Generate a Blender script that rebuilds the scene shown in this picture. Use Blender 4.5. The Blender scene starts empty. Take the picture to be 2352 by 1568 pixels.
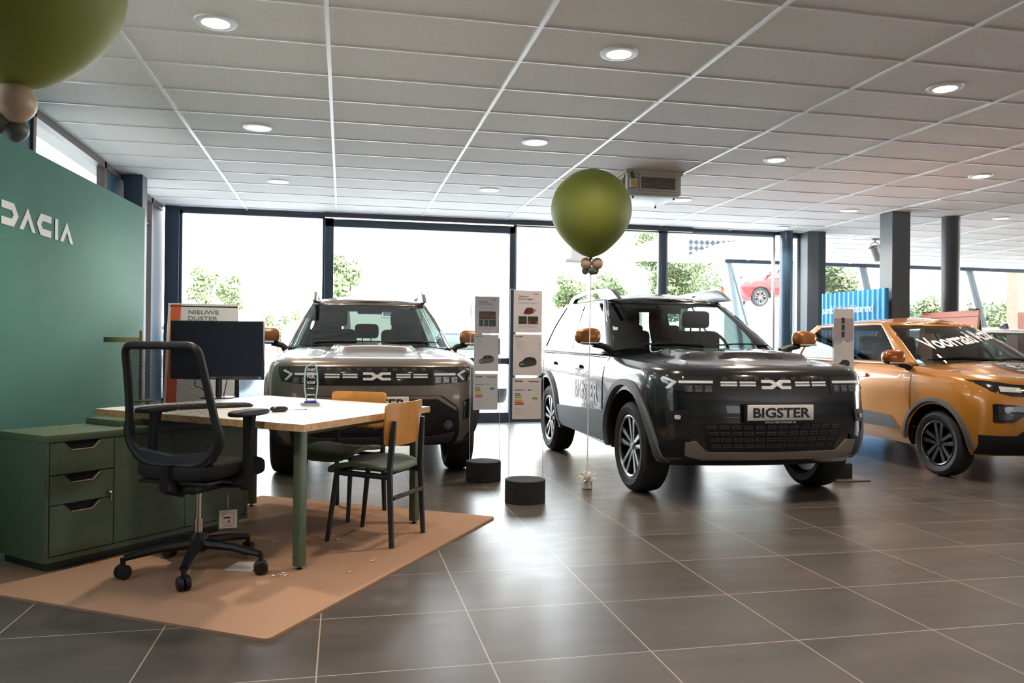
import bpy, bmesh, math, random
from mathutils import Vector, Matrix
from mathutils.bvhtree import BVHTree
R = math.radians
random.seed(7)
SC = bpy.context.scene
COL = SC.collection

# ------------------------------------------------------------------ camera
F_PX, YAW, PITCH, ROLL, CAMH = 1819.5, .2106, .005, .0094, 1.14
fw = Vector((math.sin(YAW)*math.cos(PITCH), math.cos(YAW)*math.cos(PITCH), math.sin(PITCH)))
rt0 = Vector((math.cos(YAW), -math.sin(YAW), 0)); up0 = rt0.cross(fw)
rt = rt0*math.cos(ROLL)+up0*math.sin(ROLL); up = -rt0*math.sin(ROLL)+up0*math.cos(ROLL)
ORG = Vector((0, 0, CAMH))
cam = bpy.data.cameras.new('camera'); co = bpy.data.objects.new('camera', cam); COL.objects.link(co)
cam.sensor_width = 36; cam.lens = F_PX*36/2352; cam.clip_end = 400; cam.clip_start = .05
M = Matrix((rt, up, -fw)).transposed().to_4x4(); M.translation = ORG
co.matrix_world = M
SC.camera = co
def ray(u, v): return fw+rt*(u-1176)/F_PX+up*(784-v)/F_PX
def atz(u, v, z=0): d = ray(u, v); return ORG+d*((z-CAMH)/d.z)
def aty(u, v, y): d = ray(u, v); return ORG+d*(y/d.y)
def atx(u, v, x): d = ray(u, v); return ORG+d*(x/d.x)

# ------------------------------------------------------------------ materials
MATS = {}
def mat(name, col, rough=.5, metal=0, coat=0, noise=0, nscale=20, bump=0, spec=.5, emit=0, sheen=0, trans=0):
    if name in MATS: return MATS[name]
    m = bpy.data.materials.new(name); m.use_nodes = True; nt = m.node_tree
    b = nt.nodes['Principled BSDF']
    c = tuple(col)+(1,)
    b.inputs['Base Color'].default_value = c
    b.inputs['Roughness'].default_value = rough; b.inputs['Metallic'].default_value = metal
    b.inputs['Coat Weight'].default_value = coat; b.inputs['Coat Roughness'].default_value = .03
    b.inputs['Specular IOR Level'].default_value = spec
    if sheen: b.inputs['Sheen Weight'].default_value = sheen
    if emit:
        b.inputs['Emission Color'].default_value = c; b.inputs['Emission Strength'].default_value = emit
    tc = nt.nodes.new('ShaderNodeTexCoord'); nz = nt.nodes.new('ShaderNodeTexNoise')
    nz.inputs['Scale'].default_value = nscale; nz.inputs['Detail'].default_value = 4
    nt.links.new(tc.outputs['Object'], nz.inputs['Vector'])
    rp = nt.nodes.new('ShaderNodeValToRGB'); k = noise if noise else .02
    rp.color_ramp.elements[0].position = .3; rp.color_ramp.elements[1].position = .7
    rp.color_ramp.elements[0].color = tuple(max(0, x*(1-k)) for x in col)+(1,)
    rp.color_ramp.elements[1].color = tuple(min(1, x*(1+k)) for x in col)+(1,)
    nt.links.new(nz.outputs['Fac'], rp.inputs['Fac']); nt.links.new(rp.outputs['Color'], b.inputs['Base Color'])
    if bump:
        bp = nt.nodes.new('ShaderNodeBump'); bp.inputs['Strength'].default_value = bump; bp.inputs['Distance'].default_value = .01
        nt.links.new(nz.outputs['Fac'], bp.inputs['Height']); nt.links.new(bp.outputs['Normal'], b.inputs['Normal'])
    MATS[name] = m; return m
def glass(name, tint=(1, 1, 1), gloss=.08, rough=0.0, f0=1.45):
    if name in MATS: return MATS[name]
    m = bpy.data.materials.new(name); m.use_nodes = True; nt = m.node_tree; nt.nodes.clear()
    o = nt.nodes.new('ShaderNodeOutputMaterial'); t = nt.nodes.new('ShaderNodeBsdfTransparent'); g = nt.nodes.new('ShaderNodeBsdfGlossy')
    t.inputs['Color'].default_value = tuple(tint)+(1,); g.inputs['Roughness'].default_value = rough
    lw = nt.nodes.new('ShaderNodeLayerWeight'); lw.inputs['Blend'].default_value = .5
    pw = nt.nodes.new('ShaderNodeMath'); pw.operation = 'POWER'; pw.inputs[1].default_value = 5; nt.links.new(lw.outputs['Facing'], pw.inputs[0])
    r0 = ((f0-1)/(f0+1))**2*(2 if gloss else 1)
    ma = nt.nodes.new('ShaderNodeMath'); ma.operation = 'MULTIPLY_ADD'; ma.inputs[1].default_value = 1-r0; ma.inputs[2].default_value = r0; nt.links.new(pw.outputs[0], ma.inputs[0])
    mx = nt.nodes.new('ShaderNodeMixShader')
    nt.links.new(ma.outputs[0], mx.inputs[0]); nt.links.new(t.outputs[0], mx.inputs[1]); nt.links.new(g.outputs[0], mx.inputs[2])
    nt.links.new(mx.outputs[0], o.inputs[0]); MATS[name] = m; return m

# ------------------------------------------------------------------ object helpers
def setp(o, label=None, cat=None, group=None, kind=None):
    if label: o['label'] = label
    if cat: o['category'] = cat
    if group: o['group'] = group
    if kind: o['kind'] = kind
    return o
def thing(name, label, cat, loc=(0, 0, 0), rz=0, group=None):
    o = bpy.data.objects.new(name, None); COL.objects.link(o); o.location = loc; o.rotation_euler = (0, 0, rz)
    o.empty_display_size = .05
    return setp(o, label, cat, group)
def link(name, me, m=None, parent=None, smooth=True, ang=35):
    o = bpy.data.objects.new(name, me); COL.objects.link(o)
    if m is not None:
        if len(me.materials): me.materials.clear()
        for x in (m if isinstance(m, (list, tuple)) else [m]): me.materials.append(x)
    if smooth and len(me.polygons):
        me.polygons.foreach_set('use_smooth', [True]*len(me.polygons)); me.set_sharp_from_angle(angle=R(ang))
    if parent: o.parent = parent
    return o
def bmobj(name, bm, m, parent=None, smooth=True, ang=35, fixn=True):
    if fixn: bmesh.ops.recalc_face_normals(bm, faces=bm.faces)
    me = bpy.data.meshes.new(name); bm.to_mesh(me); bm.free()
    return link(name, me, m, parent, smooth, ang)
def box(bm, x0, x1, y0, y1, z0, z1, bev=0, mtx=None, seg=2):
    r = bmesh.ops.create_cube(bm, size=1); vs = r['verts']
    for v in vs:
        v.co = Vector(((x0+x1)/2+v.co.x*(x1-x0), (y0+y1)/2+v.co.y*(y1-y0), (z0+z1)/2+v.co.z*(z1-z0)))
    if bev:
        es = list({e for v in vs for e in v.link_edges})
        rr = bmesh.ops.bevel(bm, geom=es, offset=bev, segments=seg, affect='EDGES', profile=.5)
        vs = list({v for f in rr['faces'] for v in f.verts}|{v for v in vs if v.is_valid})
    if mtx is not None:
        for v in vs: v.co = mtx @ v.co
    return vs
def tube(bm, pts, r, n=8, caps=True, closed=False, flat=None):
    pts = [Vector(p) for p in pts]; rs = r if isinstance(r, (list, tuple)) else [r]*len(pts)
    N = len(pts); rings = []; prev = None
    for i, p in enumerate(pts):
        if closed: t = pts[(i+1) % N]-pts[i-1]
        else: t = pts[min(i+1, N-1)]-pts[max(i-1, 0)]
        t.normalize()
        if prev is None:
            a = Vector((0, 0, 1)) if abs(t.z) < .9 else Vector((1, 0, 0)); s = t.cross(a).normalized()
        else: s = (prev-t*prev.dot(t)).normalized()
        prev = s; b = t.cross(s); ring = []
        for k in range(n):
            an = 2*math.pi*k/n; sx, sy = math.cos(an), math.sin(an)
            if flat: sx *= flat[0]; sy *= flat[1]
            ring.append(bm.verts.new(p+s*sx*rs[i]+b*sy*rs[i]))
        rings.append(ring)
    for i in range(N if closed else N-1):
        A, B = rings[i], rings[(i+1) % N]
        for k in range(n): bm.faces.new((A[k], A[(k+1) % n], B[(k+1) % n], B[k]))
    if caps and not closed:
        bm.faces.new(rings[0][::-1]); bm.faces.new(rings[-1])
def lathe(bm, prof, c=(0, 0, 0), n=32, axis='z', closed=False):
    """prof: list of (radius, height)."""
    c = Vector(c); rings = []
    for (r, h) in prof:
        ring = []
        if r < 1e-6:
            p = Vector((0, 0, h))
            if axis == 'x': p = Vector((h, 0, 0))
            if axis == 'y': p = Vector((0, h, 0))
            rings.append([bm.verts.new(c+p)]); continue
        for k in range(n):
            a = 2*math.pi*k/n; x, y = r*math.cos(a), r*math.sin(a)
            p = Vector((x, y, h)) if axis == 'z' else (Vector((h, x, y)) if axis == 'x' else Vector((x, h, y)))
            ring.append(bm.verts.new(c+p))
        rings.append(ring)
    pr = list(zip(rings, rings[1:]))
    if closed: pr.append((rings[-1], rings[0]))
    for A, B in pr:
        if len(A) == 1 and len(B) == 1: continue
        for k in range(n):
            if len(A) == 1: bm.faces.new((A[0], B[(k+1) % n], B[k]))
            elif len(B) == 1: bm.faces.new((A[k], A[(k+1) % n], B[0]))
            else: bm.faces.new((A[k], A[(k+1) % n], B[(k+1) % n], B[k]))
def prism(bm, poly, z0, z1, mtx=None, bev=0):
    """poly: (x,y) outline extruded along z."""
    a = [bm.verts.new((x, y, z0)) for x, y in poly]; b = [bm.verts.new((x, y, z1)) for x, y in poly]
    n = len(poly); fs = [bm.faces.new(a[::-1]), bm.faces.new(b)]
    for k in range(n): fs.append(bm.faces.new((a[k], a[(k+1) % n], b[(k+1) % n], b[k])))
    vs = a+b
    if bev:
        es = list({e for f in fs for e in f.edges})
        rr = bmesh.ops.bevel(bm, geom=es, offset=bev, segments=2, affect='EDGES', profile=.5)
        vs = list({v for f in rr['faces'] for v in f.verts}|{v for v in vs if v.is_valid})
    if mtx is not None:
        for v in vs: v.co = mtx @ v.co
def rnd_poly(poly, r, n=4):
    out = []; N = len(poly)
    for i in range(N):
        p0, p, p1 = Vector(poly[i-1]).to_2d(), Vector(poly[i]).to_2d(), Vector(poly[(i+1) % N]).to_2d()
        rr = r[i] if isinstance(r, (list, tuple)) else r
        rr = min(rr, (p0-p).length*.45, (p1-p).length*.45)
        a = p+(p0-p).normalized()*rr; b = p+(p1-p).normalized()*rr
        for k in range(n+1):
            t = k/n; q = a*(1-t)**2+p*2*t*(1-t)+b*t*t; out.append((q.x, q.y))
    return out
_tc = {}
def text_mesh(s, size=1.0, align='CENTER', bold=0, sx=1.0, res=3, font_shear=0):
    cu = bpy.data.curves.new('t', 'FONT'); cu.body = s; cu.size = size; cu.align_x = align; cu.align_y = 'CENTER'
    cu.offset = bold; cu.resolution_u = res; cu.shear = font_shear
    o = bpy.data.objects.new('t', cu); COL.objects.link(o)
    dg = bpy.context.evaluated_depsgraph_get(); dg.update()
    me = bpy.data.meshes.new_from_object(o.evaluated_get(dg)); bpy.data.objects.remove(o); bpy.data.curves.remove(cu)
    V = [(v.co.x*sx, v.co.y) for v in me.vertices]; Fc = [tuple(p.vertices) for p in me.polygons]
    bpy.data.meshes.remove(me); return V, Fc
def flat_mesh(name, V, Fc, mtx, m, parent=None):
    """2-D shape laid on a plane given by a 4x4 (local x, y in plane)."""
    me = bpy.data.meshes.new(name); me.from_pydata([mtx @ Vector((x, y, 0)) for x, y in V], [], Fc); me.update()
    return link(name, me, m, parent, smooth=False)
def rects_mesh(rs):
    V, Fc = [], []
    for (x0, y0, x1, y1) in rs:
        k = len(V); V += [(x0, y0), (x1, y0), (x1, y1), (x0, y1)]; Fc.append((k, k+1, k+2, k+3))
    return V, Fc
def polys_mesh(ps):
    V, Fc = [], []
    for p in ps:
        bm = bmesh.new(); f = bm.faces.new([bm.verts.new((x, y, 0)) for x, y in p]); f.normal_update(); bmesh.ops.triangulate(bm, faces=[f])
        k = len(V); bm.verts.index_update(); V += [(v.co.x, v.co.y) for v in bm.verts]; Fc += [tuple(v.index+k for v in g.verts) for g in bm.faces]; bm.free()
    return V, Fc
def plane_mtx(o, xd, yd):
    o, xd, yd = Vector(o), Vector(xd).normalized(), Vector(yd).normalized(); z = xd.cross(yd)
    m = Matrix((xd, yd, z)).transposed().to_4x4(); m.translation = o; return m

# ------------------------------------------------------------------ surfaces for cars
def cut_grid(V, Fc, step):
    bm = bmesh.new(); vs = [bm.verts.new((x, y, 0)) for x, y in V]
    for f in Fc:
        try: bm.faces.new([vs[i] for i in f])
        except ValueError: pass
    bm.normal_update(); bmesh.ops.triangulate(bm, faces=bm.faces)
    for ax in (0, 1):
        lo, hi = min(v.co[ax] for v in bm.verts), max(v.co[ax] for v in bm.verts)
        k = math.ceil(lo/step)
        while k*step < hi:
            p = [0, 0, 0]; p[ax] = k*step+1e-5; nn = [0, 0, 0]; nn[ax] = 1
            bmesh.ops.bisect_plane(bm, geom=list(bm.verts)+list(bm.edges)+list(bm.faces), plane_co=p, plane_no=nn); k += 1
    bmesh.ops.remove_doubles(bm, verts=bm.verts, dist=1e-5)
    bm.verts.index_update(); V2 = [(v.co.x, v.co.y) for v in bm.verts]; F2 = [tuple(v.index for v in f.verts) for f in bm.faces]; bm.free()
    return V2, F2
def conform(V, Fc, view, bvh, out=.004, thick=.012, step=.04):
    """lay a 2-D shape onto a surface. view: front (x,z) / left / right (y,z) / top (x,y) / rear"""
    if step: V, Fc = cut_grid(V, Fc, step)
    O = {'front': lambda a, b: Vector((a, -3, b)), 'rear': lambda a, b: Vector((a, 9, b)), 'left': lambda a, b: Vector((-3, a, b)), 'right': lambda a, b: Vector((3, a, b)), 'top': lambda a, b: Vector((a, b, 4))}[view]
    D = {'front': Vector((0, 1, 0)), 'rear': Vector((0, -1, 0)), 'left': Vector((1, 0, 0)), 'right': Vector((-1, 0, 0)), 'top': Vector((0, 0, -1))}[view]
    bm = bmesh.new(); a, b = [], []
    for (x, y) in V:
        o = O(x, y); h, n, i, d = bvh.ray_cast(o, D)
        if h is None:
            h = None
            for rr in (.01, .02, .03, .05, .08, .12):
                best = None
                for k in range(8):
                    h2, n2, i2, d2 = bvh.ray_cast(O(x+rr*math.cos(k*.785), y+rr*math.sin(k*.785)), D)
                    if h2 is not None and (best is None or d2 < best[0]): best = (d2, h2)
                if best: h = o+D*((best[1]-o).dot(D)); break
            if h is None: h = o+D*3
        a.append(bm.verts.new(h-D*out)); b.append(bm.verts.new(h+D*(thick-out)))
    cnt = {}
    for f in Fc:
        for i in range(len(f)):
            e = (f[i], f[(i+1) % len(f)]); cnt[e] = cnt.get(e, 0)+1
    for f in Fc:
        try:
            bm.faces.new([a[i] for i in f])
            if thick > 0: bm.faces.new([b[i] for i in reversed(f)])
        except ValueError: pass
    if thick > 0:
        for (i, j) in cnt:
            if (j, i) not in cnt:
                try: bm.faces.new((a[j], a[i], b[i], b[j]))
                except ValueError: pass
    return bm
def poly_on(name, poly, view, bvh, m, parent, out=.004, thick=.012, step=.04, ang=40):
    V, Fc = polys_mesh([poly]); return bmobj(name, conform(V, Fc, view, bvh, out, thick, step), m, parent, ang=ang)
def polys_on(name, polys, view, bvh, m, parent, out=.004, thick=.012, step=.04, ang=40):
    V, Fc = polys_mesh(polys); return bmobj(name, conform(V, Fc, view, bvh, out, thick, step), m, parent, ang=ang)
def arc_band(cy, cz, r0, r1, a0, a1, n=28):
    V, Fc = [], []
    for k in range(n+1):
        a = R(a0+(a1-a0)*k/n); m_ = (r0+r1)/2
        for r in (r0, m_, r1): V.append((cy+r*math.cos(a), cz+r*math.sin(a)))
    for k in range(n):
        for j in (0, 1):
            i = k*3+j; Fc.append((i, i+1, i+4, i+3))
    return V, Fc
NS = (10, 10, 68, 8, 8)
def outline(L):
    """half outline, front centre to rear centre: (x, y)."""
    w, cx, cy, yf, yr, bow = L['w'], L['cx'], L['cy'], L['yf'], L['yr'], L.get('bow', .05)
    rcx, rcy, rb = L.get('rcx', .15), L.get('rcy', .2), L.get('rb', .03)
    wr = L.get('wr', w); P = []
    for k in range(NS[0]): t = k/NS[0]; P.append(((w-cx)*t, yf+bow*t*t))
    for k in range(NS[1]):
        a = math.pi/2*k/NS[1]; P.append((w-cx+cx*math.sin(a)**.9, yf+bow+cy*(1-math.cos(a))**.95))
    y0, y1 = yf+bow+cy, yr-rb-rcy
    for k in range(NS[2]):
        t = k/NS[2]; P.append((w+(wr-w)*t*t+L.get('bulge', .0)*math.sin(math.pi*t), y0+(y1-y0)*t))
    for k in range(NS[3]):
        a = math.pi/2*k/NS[3]; P.append((wr-rcx*(1-math.cos(a)), y1+rcy*math.sin(a)))
    for k in range(NS[4]+1): t = 1-k/NS[4]; P.append(((wr-rcx)*t, yr-rb*t*t))
    return P
def crom(a, b, c, d, t):
    return .5*((2*b)+(-a+c)*t+(2*a-5*b+4*c-d)*t*t+(-a+3*b-3*c+d)*t*t*t)
def zprof(zs, y):
    if y <= zs[0][0]: return zs[0][1]
    for i in range(len(zs)-1):
        if y <= zs[i+1][0]:
            t = (y-zs[i][0])/(zs[i+1][0]-zs[i][0]); p = zs[max(i-1, 0)][1]; q = zs[min(i+2, len(zs)-1)][1]
            return crom(p, zs[i][1], zs[i+1][1], q, t) if len(zs) > 2 else zs[i][1]*(1-t)+zs[i+1][1]*t
    return zs[-1][1]
def rings(levels, sub):
    base = [[(x, y, zprof(L['z'], y)) for x, y in outline(L)] for L in levels]; out = []
    n = len(base)
    for i in range(n-1):
        for s in range(sub):
            t = s/sub; A, B, C, D = base[max(i-1, 0)], base[i], base[i+1], base[min(i+2, n-1)]
            out.append([tuple(crom(A[k][j], B[k][j], C[k][j], D[k][j], t) for j in range(3)) for k in range(len(A))])
    out.append(base[-1]); return out
def cap_rows(half, zfun, M_=12):
    """rows of points across the top; half is the top outline."""
    rows = []
    for (x, y, z) in half[1:-1]:
        rows.append([(x*(2*j/M_-1), y, zfun(x*(2*j/M_-1), y, z, abs(2*j/M_-1))) for j in range(M_+1)])
    return rows
# ------------------------------------------------------------------ cars
def loft(levels, sub, zfun, M_=12, bottom=True, hood=None):
    """closed loft; returns bm, ring rows of BMVerts (full rings), and marks hood cap faces material_index 1"""
    rg = rings(levels, sub); bm = bmesh.new(); H = len(rg[0]); full = []
    for r in rg:
        row = [bm.verts.new(p) for p in r]; row += [bm.verts.new((-p[0], p[1], p[2])) for p in reversed(r[1:-1])]
        full.append(row)
    n = len(full[0])
    for A, B in zip(full, full[1:]):
        for k in range(n): bm.faces.new((A[k], A[(k+1) % n], B[(k+1) % n], B[k]))
    def cap(row, r, zf, mark):
        rows = []
        for k in range(1, H-1):
            x, y, z = r[k]; L, Rr = row[n-k], row[k]
            mid = [bm.verts.new((x*(2*j/M_-1), y, zf(x*(2*j/M_-1), y, z, abs(2*j/M_-1)))) for j in range(1, M_)]
            rows.append([L]+mid+[Rr])
        fs = []
        for j in range(M_):
            fs.append((bm.faces.new((row[0], rows[0][j], rows[0][j+1])), 0)); fs.append((bm.faces.new((row[H-1], rows[-1][j+1], rows[-1][j])), 9))
        for a in range(len(rows)-1):
            for j in range(M_):
                fs.append((bm.faces.new((rows[a][j], rows[a+1][j], rows[a+1][j+1], rows[a][j+1])), r[a+2][1]))
        if mark:
            for f, y in fs:
                if y < mark: f.material_index = 1
        return rows
    top = cap(full[-1], rg[-1], zfun, hood)
    if bottom: cap(full[0], rg[0], lambda x, y, z, m: z, None)
    bmesh.ops.recalc_face_normals(bm, faces=bm.faces)
    return bm, full, top
def boolean_cut(me, cutters):
    o = bpy.data.objects.new('tmp', me); COL.objects.link(o); cs = []
    for c in cutters:
        cm = bpy.data.meshes.new('c'); c.to_mesh(cm); c.free(); q = bpy.data.objects.new('c', cm); COL.objects.link(q); cs.append(q)
        md = o.modifiers.new('b', 'BOOLEAN'); md.operation = 'DIFFERENCE'; md.solver = 'EXACT'; md.object = q
    dg = bpy.context.evaluated_depsgraph_get(); dg.update()
    r = bpy.data.meshes.new_from_object(o.evaluated_get(dg))
    bpy.data.objects.remove(o)
    for q in cs: bpy.data.objects.remove(q)
    return r
def wheel(parent, x, y, r, w, side, rimm, tirem, style, full=True, rr=.7):
    """side -1 = car's right (low x). style: (spoke material, count)"""
    o = bpy.data.objects.new('w', None)
    bm = bmesh.new(); hw = w/2; rim = r*rr
    prof = [(rim-.01, -hw*.75), (rim+.012, -hw*.92), (r*.86, -hw), (r-.028, -hw*.93), (r-.008, -hw*.78), (r, -hw*.5), (r, hw*.5), (r-.008, hw*.78), (r-.028, hw*.93), (r*.86, hw), (rim+.012, hw*.92), (rim-.01, hw*.75)]
    lathe(bm, prof, (0, 0, 0), 48, 'x', closed=True)
    # tread grooves
    for gx in (-.45, -.15, .15, .45):
        pass
    t = bmobj('wheel', bm, tirem, parent, ang=30); t.location = (x, y, r)
    s = side; bm = bmesh.new()
    lathe(bm, [(rim, s*hw*.8), (rim-.018, s*hw*.72), (rim-.022, s*hw*.3), (rim-.03, -s*hw*.5), (rim*.9, -s*hw*.55), (0, -s*hw*.3)], (0, 0, 0), 40, 'x')
    q = bmobj('rim', bm, mat('rim_dark', (.012, .012, .014), .3, .6), t)
    bm = bmesh.new(); sm, cnt, twin = style
    for k in range(cnt):
        a0 = 2*math.pi*k/cnt+math.pi/2
        for j in ((-1, 1) if twin else (0,)):
            def P(rad, off, xx):
                return Vector((s*xx, rad*math.cos(a0)-off*math.sin(a0), rad*math.sin(a0)+off*math.cos(a0)))
            if twin: o0, o1 = j*.016, j*.052*(r/.35); ww = (.013, .02)
            else: o0, o1 = 0, 0; ww = (.028, .05)
            r0, r1 = .03, rim-.008
            x0, x1 = hw*.62, hw*.74
            quad = [(r0, o0-ww[0]), (r0, o0+ww[0]), (r1, o1+ww[1]), (r1, o1-ww[1])]
            top = [bm.verts.new(P(a, b, x0 if i < 2 else x1)) for i, (a, b) in enumerate(quad)]
            bot = [bm.verts.new(P(a, b, (x0 if i < 2 else x1)-.035)) for i, (a, b) in enumerate(quad)]
            bm.faces.new(top); bm.faces.new(bot[::-1])
            for i in range(4): bm.faces.new((top[i], bot[i], bot[(i+1) % 4], top[(i+1) % 4]))
    bmobj('spokes', bm, sm, t, smooth=False)
    bm = bmesh.new(); lathe(bm, [(rim-.004, s*hw*.86), (rim-.012, s*hw*.88), (rim-.024, s*hw*.8), (rim-.02, s*hw*.7)], (0, 0, 0), 48, 'x'); bmobj('rim_lip', bm, sm, t)
    bm = bmesh.new(); lathe(bm, [(0, s*hw*.72), (.025, s*hw*.72), (.032, s*hw*.66), (.034, s*hw*.3)], (0, 0, 0), 20, 'x'); bmobj('hub_cap', bm, rimm, t)
    return t
PAINTSPEC = dict(rough=.25, coat=1, metal=.3)
def sub_faces(me, test):
    """split mesh in two meshes by a face test on material index."""
    out = []
    for want in (False, True):
        bm = bmesh.new(); bm.from_mesh(me)
        bmesh.ops.delete(bm, geom=[f for f in bm.faces if test(f) != want], context='FACES')
        out.append(bm)
    return out
def seat(bm, x, y, w, zb, zt, hr=True):
    m = Matrix.Translation((x, y, 0)) @ Matrix.Rotation(R(-10), 4, 'X')
    box(bm, x-w/2, x+w/2, y-.07, y+.07, zb, zt, .05)
    if hr:
        box(bm, x-.14, x+.14, y-.04, y+.07, zt+.03, zt+.2, .04)
        tube(bm, [(x-.05, y+.02, zt-.03), (x-.05, y+.02, zt+.06)], .008, 6); tube(bm, [(x+.05, y+.02, zt-.03), (x+.05, y+.02, zt+.06)], .008, 6)
def build_car(S):
    """S: spec dict. local frame: nose at y=0 pointing -y."""
    t = thing(S['name'], S['label'], S.get('cat', 'car'), S['loc'], S.get('rz', 0), S.get('group'))
    P = S['paint']; blk = mat('black_plastic', (.009, .009, .010), .55, noise=.1, spec=.35); dark = mat('interior_black', (.01, .01, .011), .7)
    detail = S.get('detail', True)
    yc = S['cowl']; zs = S['zside']; Lg = S['len']; w = S['w']
    lv = [dict(l, w=l['w']) for l in S['levels']]
    crown, feat = S['crown'], S.get('feat')
    def ztop(x, y, z, m):
        a = min(1, max(0, (y-S['levels'][-1]['yf'])/.45)); a = a*a*(3-2*a)
        b = min(1, max(0, (Lg-.1-y)/.3))
        zz = z+crown*(1-m*m)*a*b
        if feat: zz += feat(x, y)*1.0
        return zz
    bm, full, top = loft(lv, 3, ztop, M_=56 if detail else 14, hood=yc+.03)
    me = bpy.data.meshes.new('b'); bm.to_mesh(me); bm.free()
    me.materials.append(P); me.materials.append(P); me.materials.append(blk)
    cut = []
    ar = S['arch']
    for (y, rr) in ((S['wf'], ar), (S['wf']+S['wb'], ar)):
        for s in (-1, 1):
            c = bmesh.new(); prof = [(0, 0), (rr, 0), (rr, s*.5), (0, s*.5)]
            lathe(c, prof, (s*(w-.27), y, S['wr']), 40, 'x'); bmesh.ops.recalc_face_normals(c, faces=c.faces)
            cm_ = [f for f in c.faces]; cut.append(c)
    me2 = boolean_cut(me, cut)
    bmt = bmesh.new(); bmt.from_mesh(me2)
    # faces inside the arches are plastic
    for f in bmt.faces:
        c = f.calc_center_median()
        for y in (S['wf'], S['wf']+S['wb']):
            if math.hypot(c.y-y, c.z-S['wr']) < ar+.004 and abs(c.x) < w+.1 and abs(c.x) > w-.28 and c.z < S['wr']+ar+.01:
                if math.hypot(c.y-y, c.z-S['wr']) < ar-.02 or abs(f.normal.x) < .5: f.material_index = 2
        if c.z < S.get('blackz', .36)+.0 and S.get('blackz'): f.material_index = 2
    bmt.to_mesh(me2); bmt.free()
    b_body, b_hood = sub_faces(me2, lambda f: f.material_index == 1)
    bvh = BVHTree.FromPolygons([v.co for v in me2.vertices], [tuple(p.vertices) for p in me2.polygons])
    bmobj('body', b_body, [P, P, blk], t, ang=32)
    hd = bmobj('hood', b_hood, [P, P, blk], t, ang=24)
    # greenhouse ------------------------------------------------------
    g = S['green']; gl = g['levels']
    def rf(x, y, z, m):
        a = min(1, max(0, (y-gl[-1]['yf'])/.35)); b = min(1, max(0, (gl[-1]['yr']-y)/.3)); return z+g['crown']*(1-m*m)*(.35+.65*min(a, b))*(1 if m < 1 else 0)
    NT = 5
    rg = rings(gl, NT); H = len(rg[0]); nT = len(rg)-1
    iA, iB, iS0, iS1, iR = g['iA'], g['iB'], g['iS0'], g['iS1'], g['iR']
    gb, g2, gtop = loft(gl, NT, rf, M_=16, bottom=False)
    # identify faces by vertex order: recompute kinds geometrically through index of creation
    gb.verts.ensure_lookup_table(); gb.verts.index_update()
    n = len(g2[0]); pos = {}
    for a, row in enumerate(g2):
        for k, v in enumerate(row): pos[v.index] = (a, k)
    r0, r1 = g.get('rows', (1, nT-1))
    glassF = {'windscreen': [], 'side_window': [], 'rear_window': []}; kill = []
    half = lambda k: k if k < H else n-k
    for f in gb.faces:
        ps = [pos.get(v.index) for v in f.verts]
        if None in ps: continue
        a = min(p[0] for p in ps); ks = [half(p[1]) for p in ps]
        if len(f.verts) == 4 and max(p[0] for p in ps)-a == 1:
            k = min(ks)
            if k < iA and a >= g.get('wrow0', 0) and a < nT-g.get('wrow1', 1)+1: kind = 'windscreen'
            elif iS0 <= k < iS1 and r0 <= a < r1: kind = 'side_window'
            elif k >= iR and r0 <= a < r1: kind = 'rear_window'
            else: continue
            glassF[kind].append(([v.co.copy() for v in f.verts], k, f.calc_center_median())); kill.append(f)
    bmesh.ops.delete(gb, geom=kill, context='FACES')
    frame = gb; bmesh.ops.recalc_face_normals(frame, faces=frame.faces)
    # roof separated by height: cap faces are horizontal
    cab = bpy.data.meshes.new('cab'); frame.to_mesh(cab); frame.free()
    roofz = g['roofcut']
    br, bf = sub_faces(cab, lambda f: not (f.normal.z > .75))
    def solid(bmx, th):
        bmesh.ops.recalc_face_normals(bmx, faces=bmx.faces)
        if th: bmesh.ops.solidify(bmx, geom=bmx.faces[:], thickness=th)
    RM = S.get('roofmat', P)
    # ensure outward normals: pick sign by majority
    def outward(bmx):
        sgn = 0; c0 = Vector((0, Lg*.55, 1.0))
        for f in bmx.faces: sgn += (f.calc_center_median()-c0).dot(f.normal)*f.calc_area()
        if sgn < 0: bmesh.ops.reverse_faces(bmx, faces=bmx.faces)
    for nm, bx, mm in (('roof', br, RM), ('pillars', bf, S.get('pillarmat', P))):
        outward(bx); me_ = bpy.data.meshes.new(nm); bx.to_mesh(me_); bx.free(); o = link(nm, me_, [mm, dark], t, ang=35)
        sd = o.modifiers.new('s', 'SOLIDIFY'); sd.thickness = .03; sd.offset = -1; sd.material_offset = 1; sd.material_offset_rim = 0
    def gobj(nm, quads, m_, inset):
        bmx = bmesh.new(); vs = {}
        for q, k, c in quads:
            vv = []
            for p in q:
                key = (round(p.x, 5), round(p.y, 5), round(p.z, 5))
                if key not in vs: vs[key] = bmx.verts.new(p)
                vv.append(vs[key])
            try: bmx.faces.new(vv)
            except ValueError: pass
        bmesh.ops.recalc_face_normals(bmx, faces=bmx.faces); outward(bmx)
        for v in bmx.verts: v.co -= v.normal*inset
        return bmobj(nm, bmx, m_, t, fixn=False)
    GM = S.get('glassm') or glass('car_glass', (.36, .43, .40)); GS = S.get('glass_side') or glass('car_glass_side', (.28, .35, .35))
    ws = gobj('windscreen', glassF['windscreen'], GM, .006)
    wsb = BVHTree.FromPolygons([v.co for v in ws.data.vertices], [tuple(p.vertices) for p in ws.data.polygons])
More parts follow.
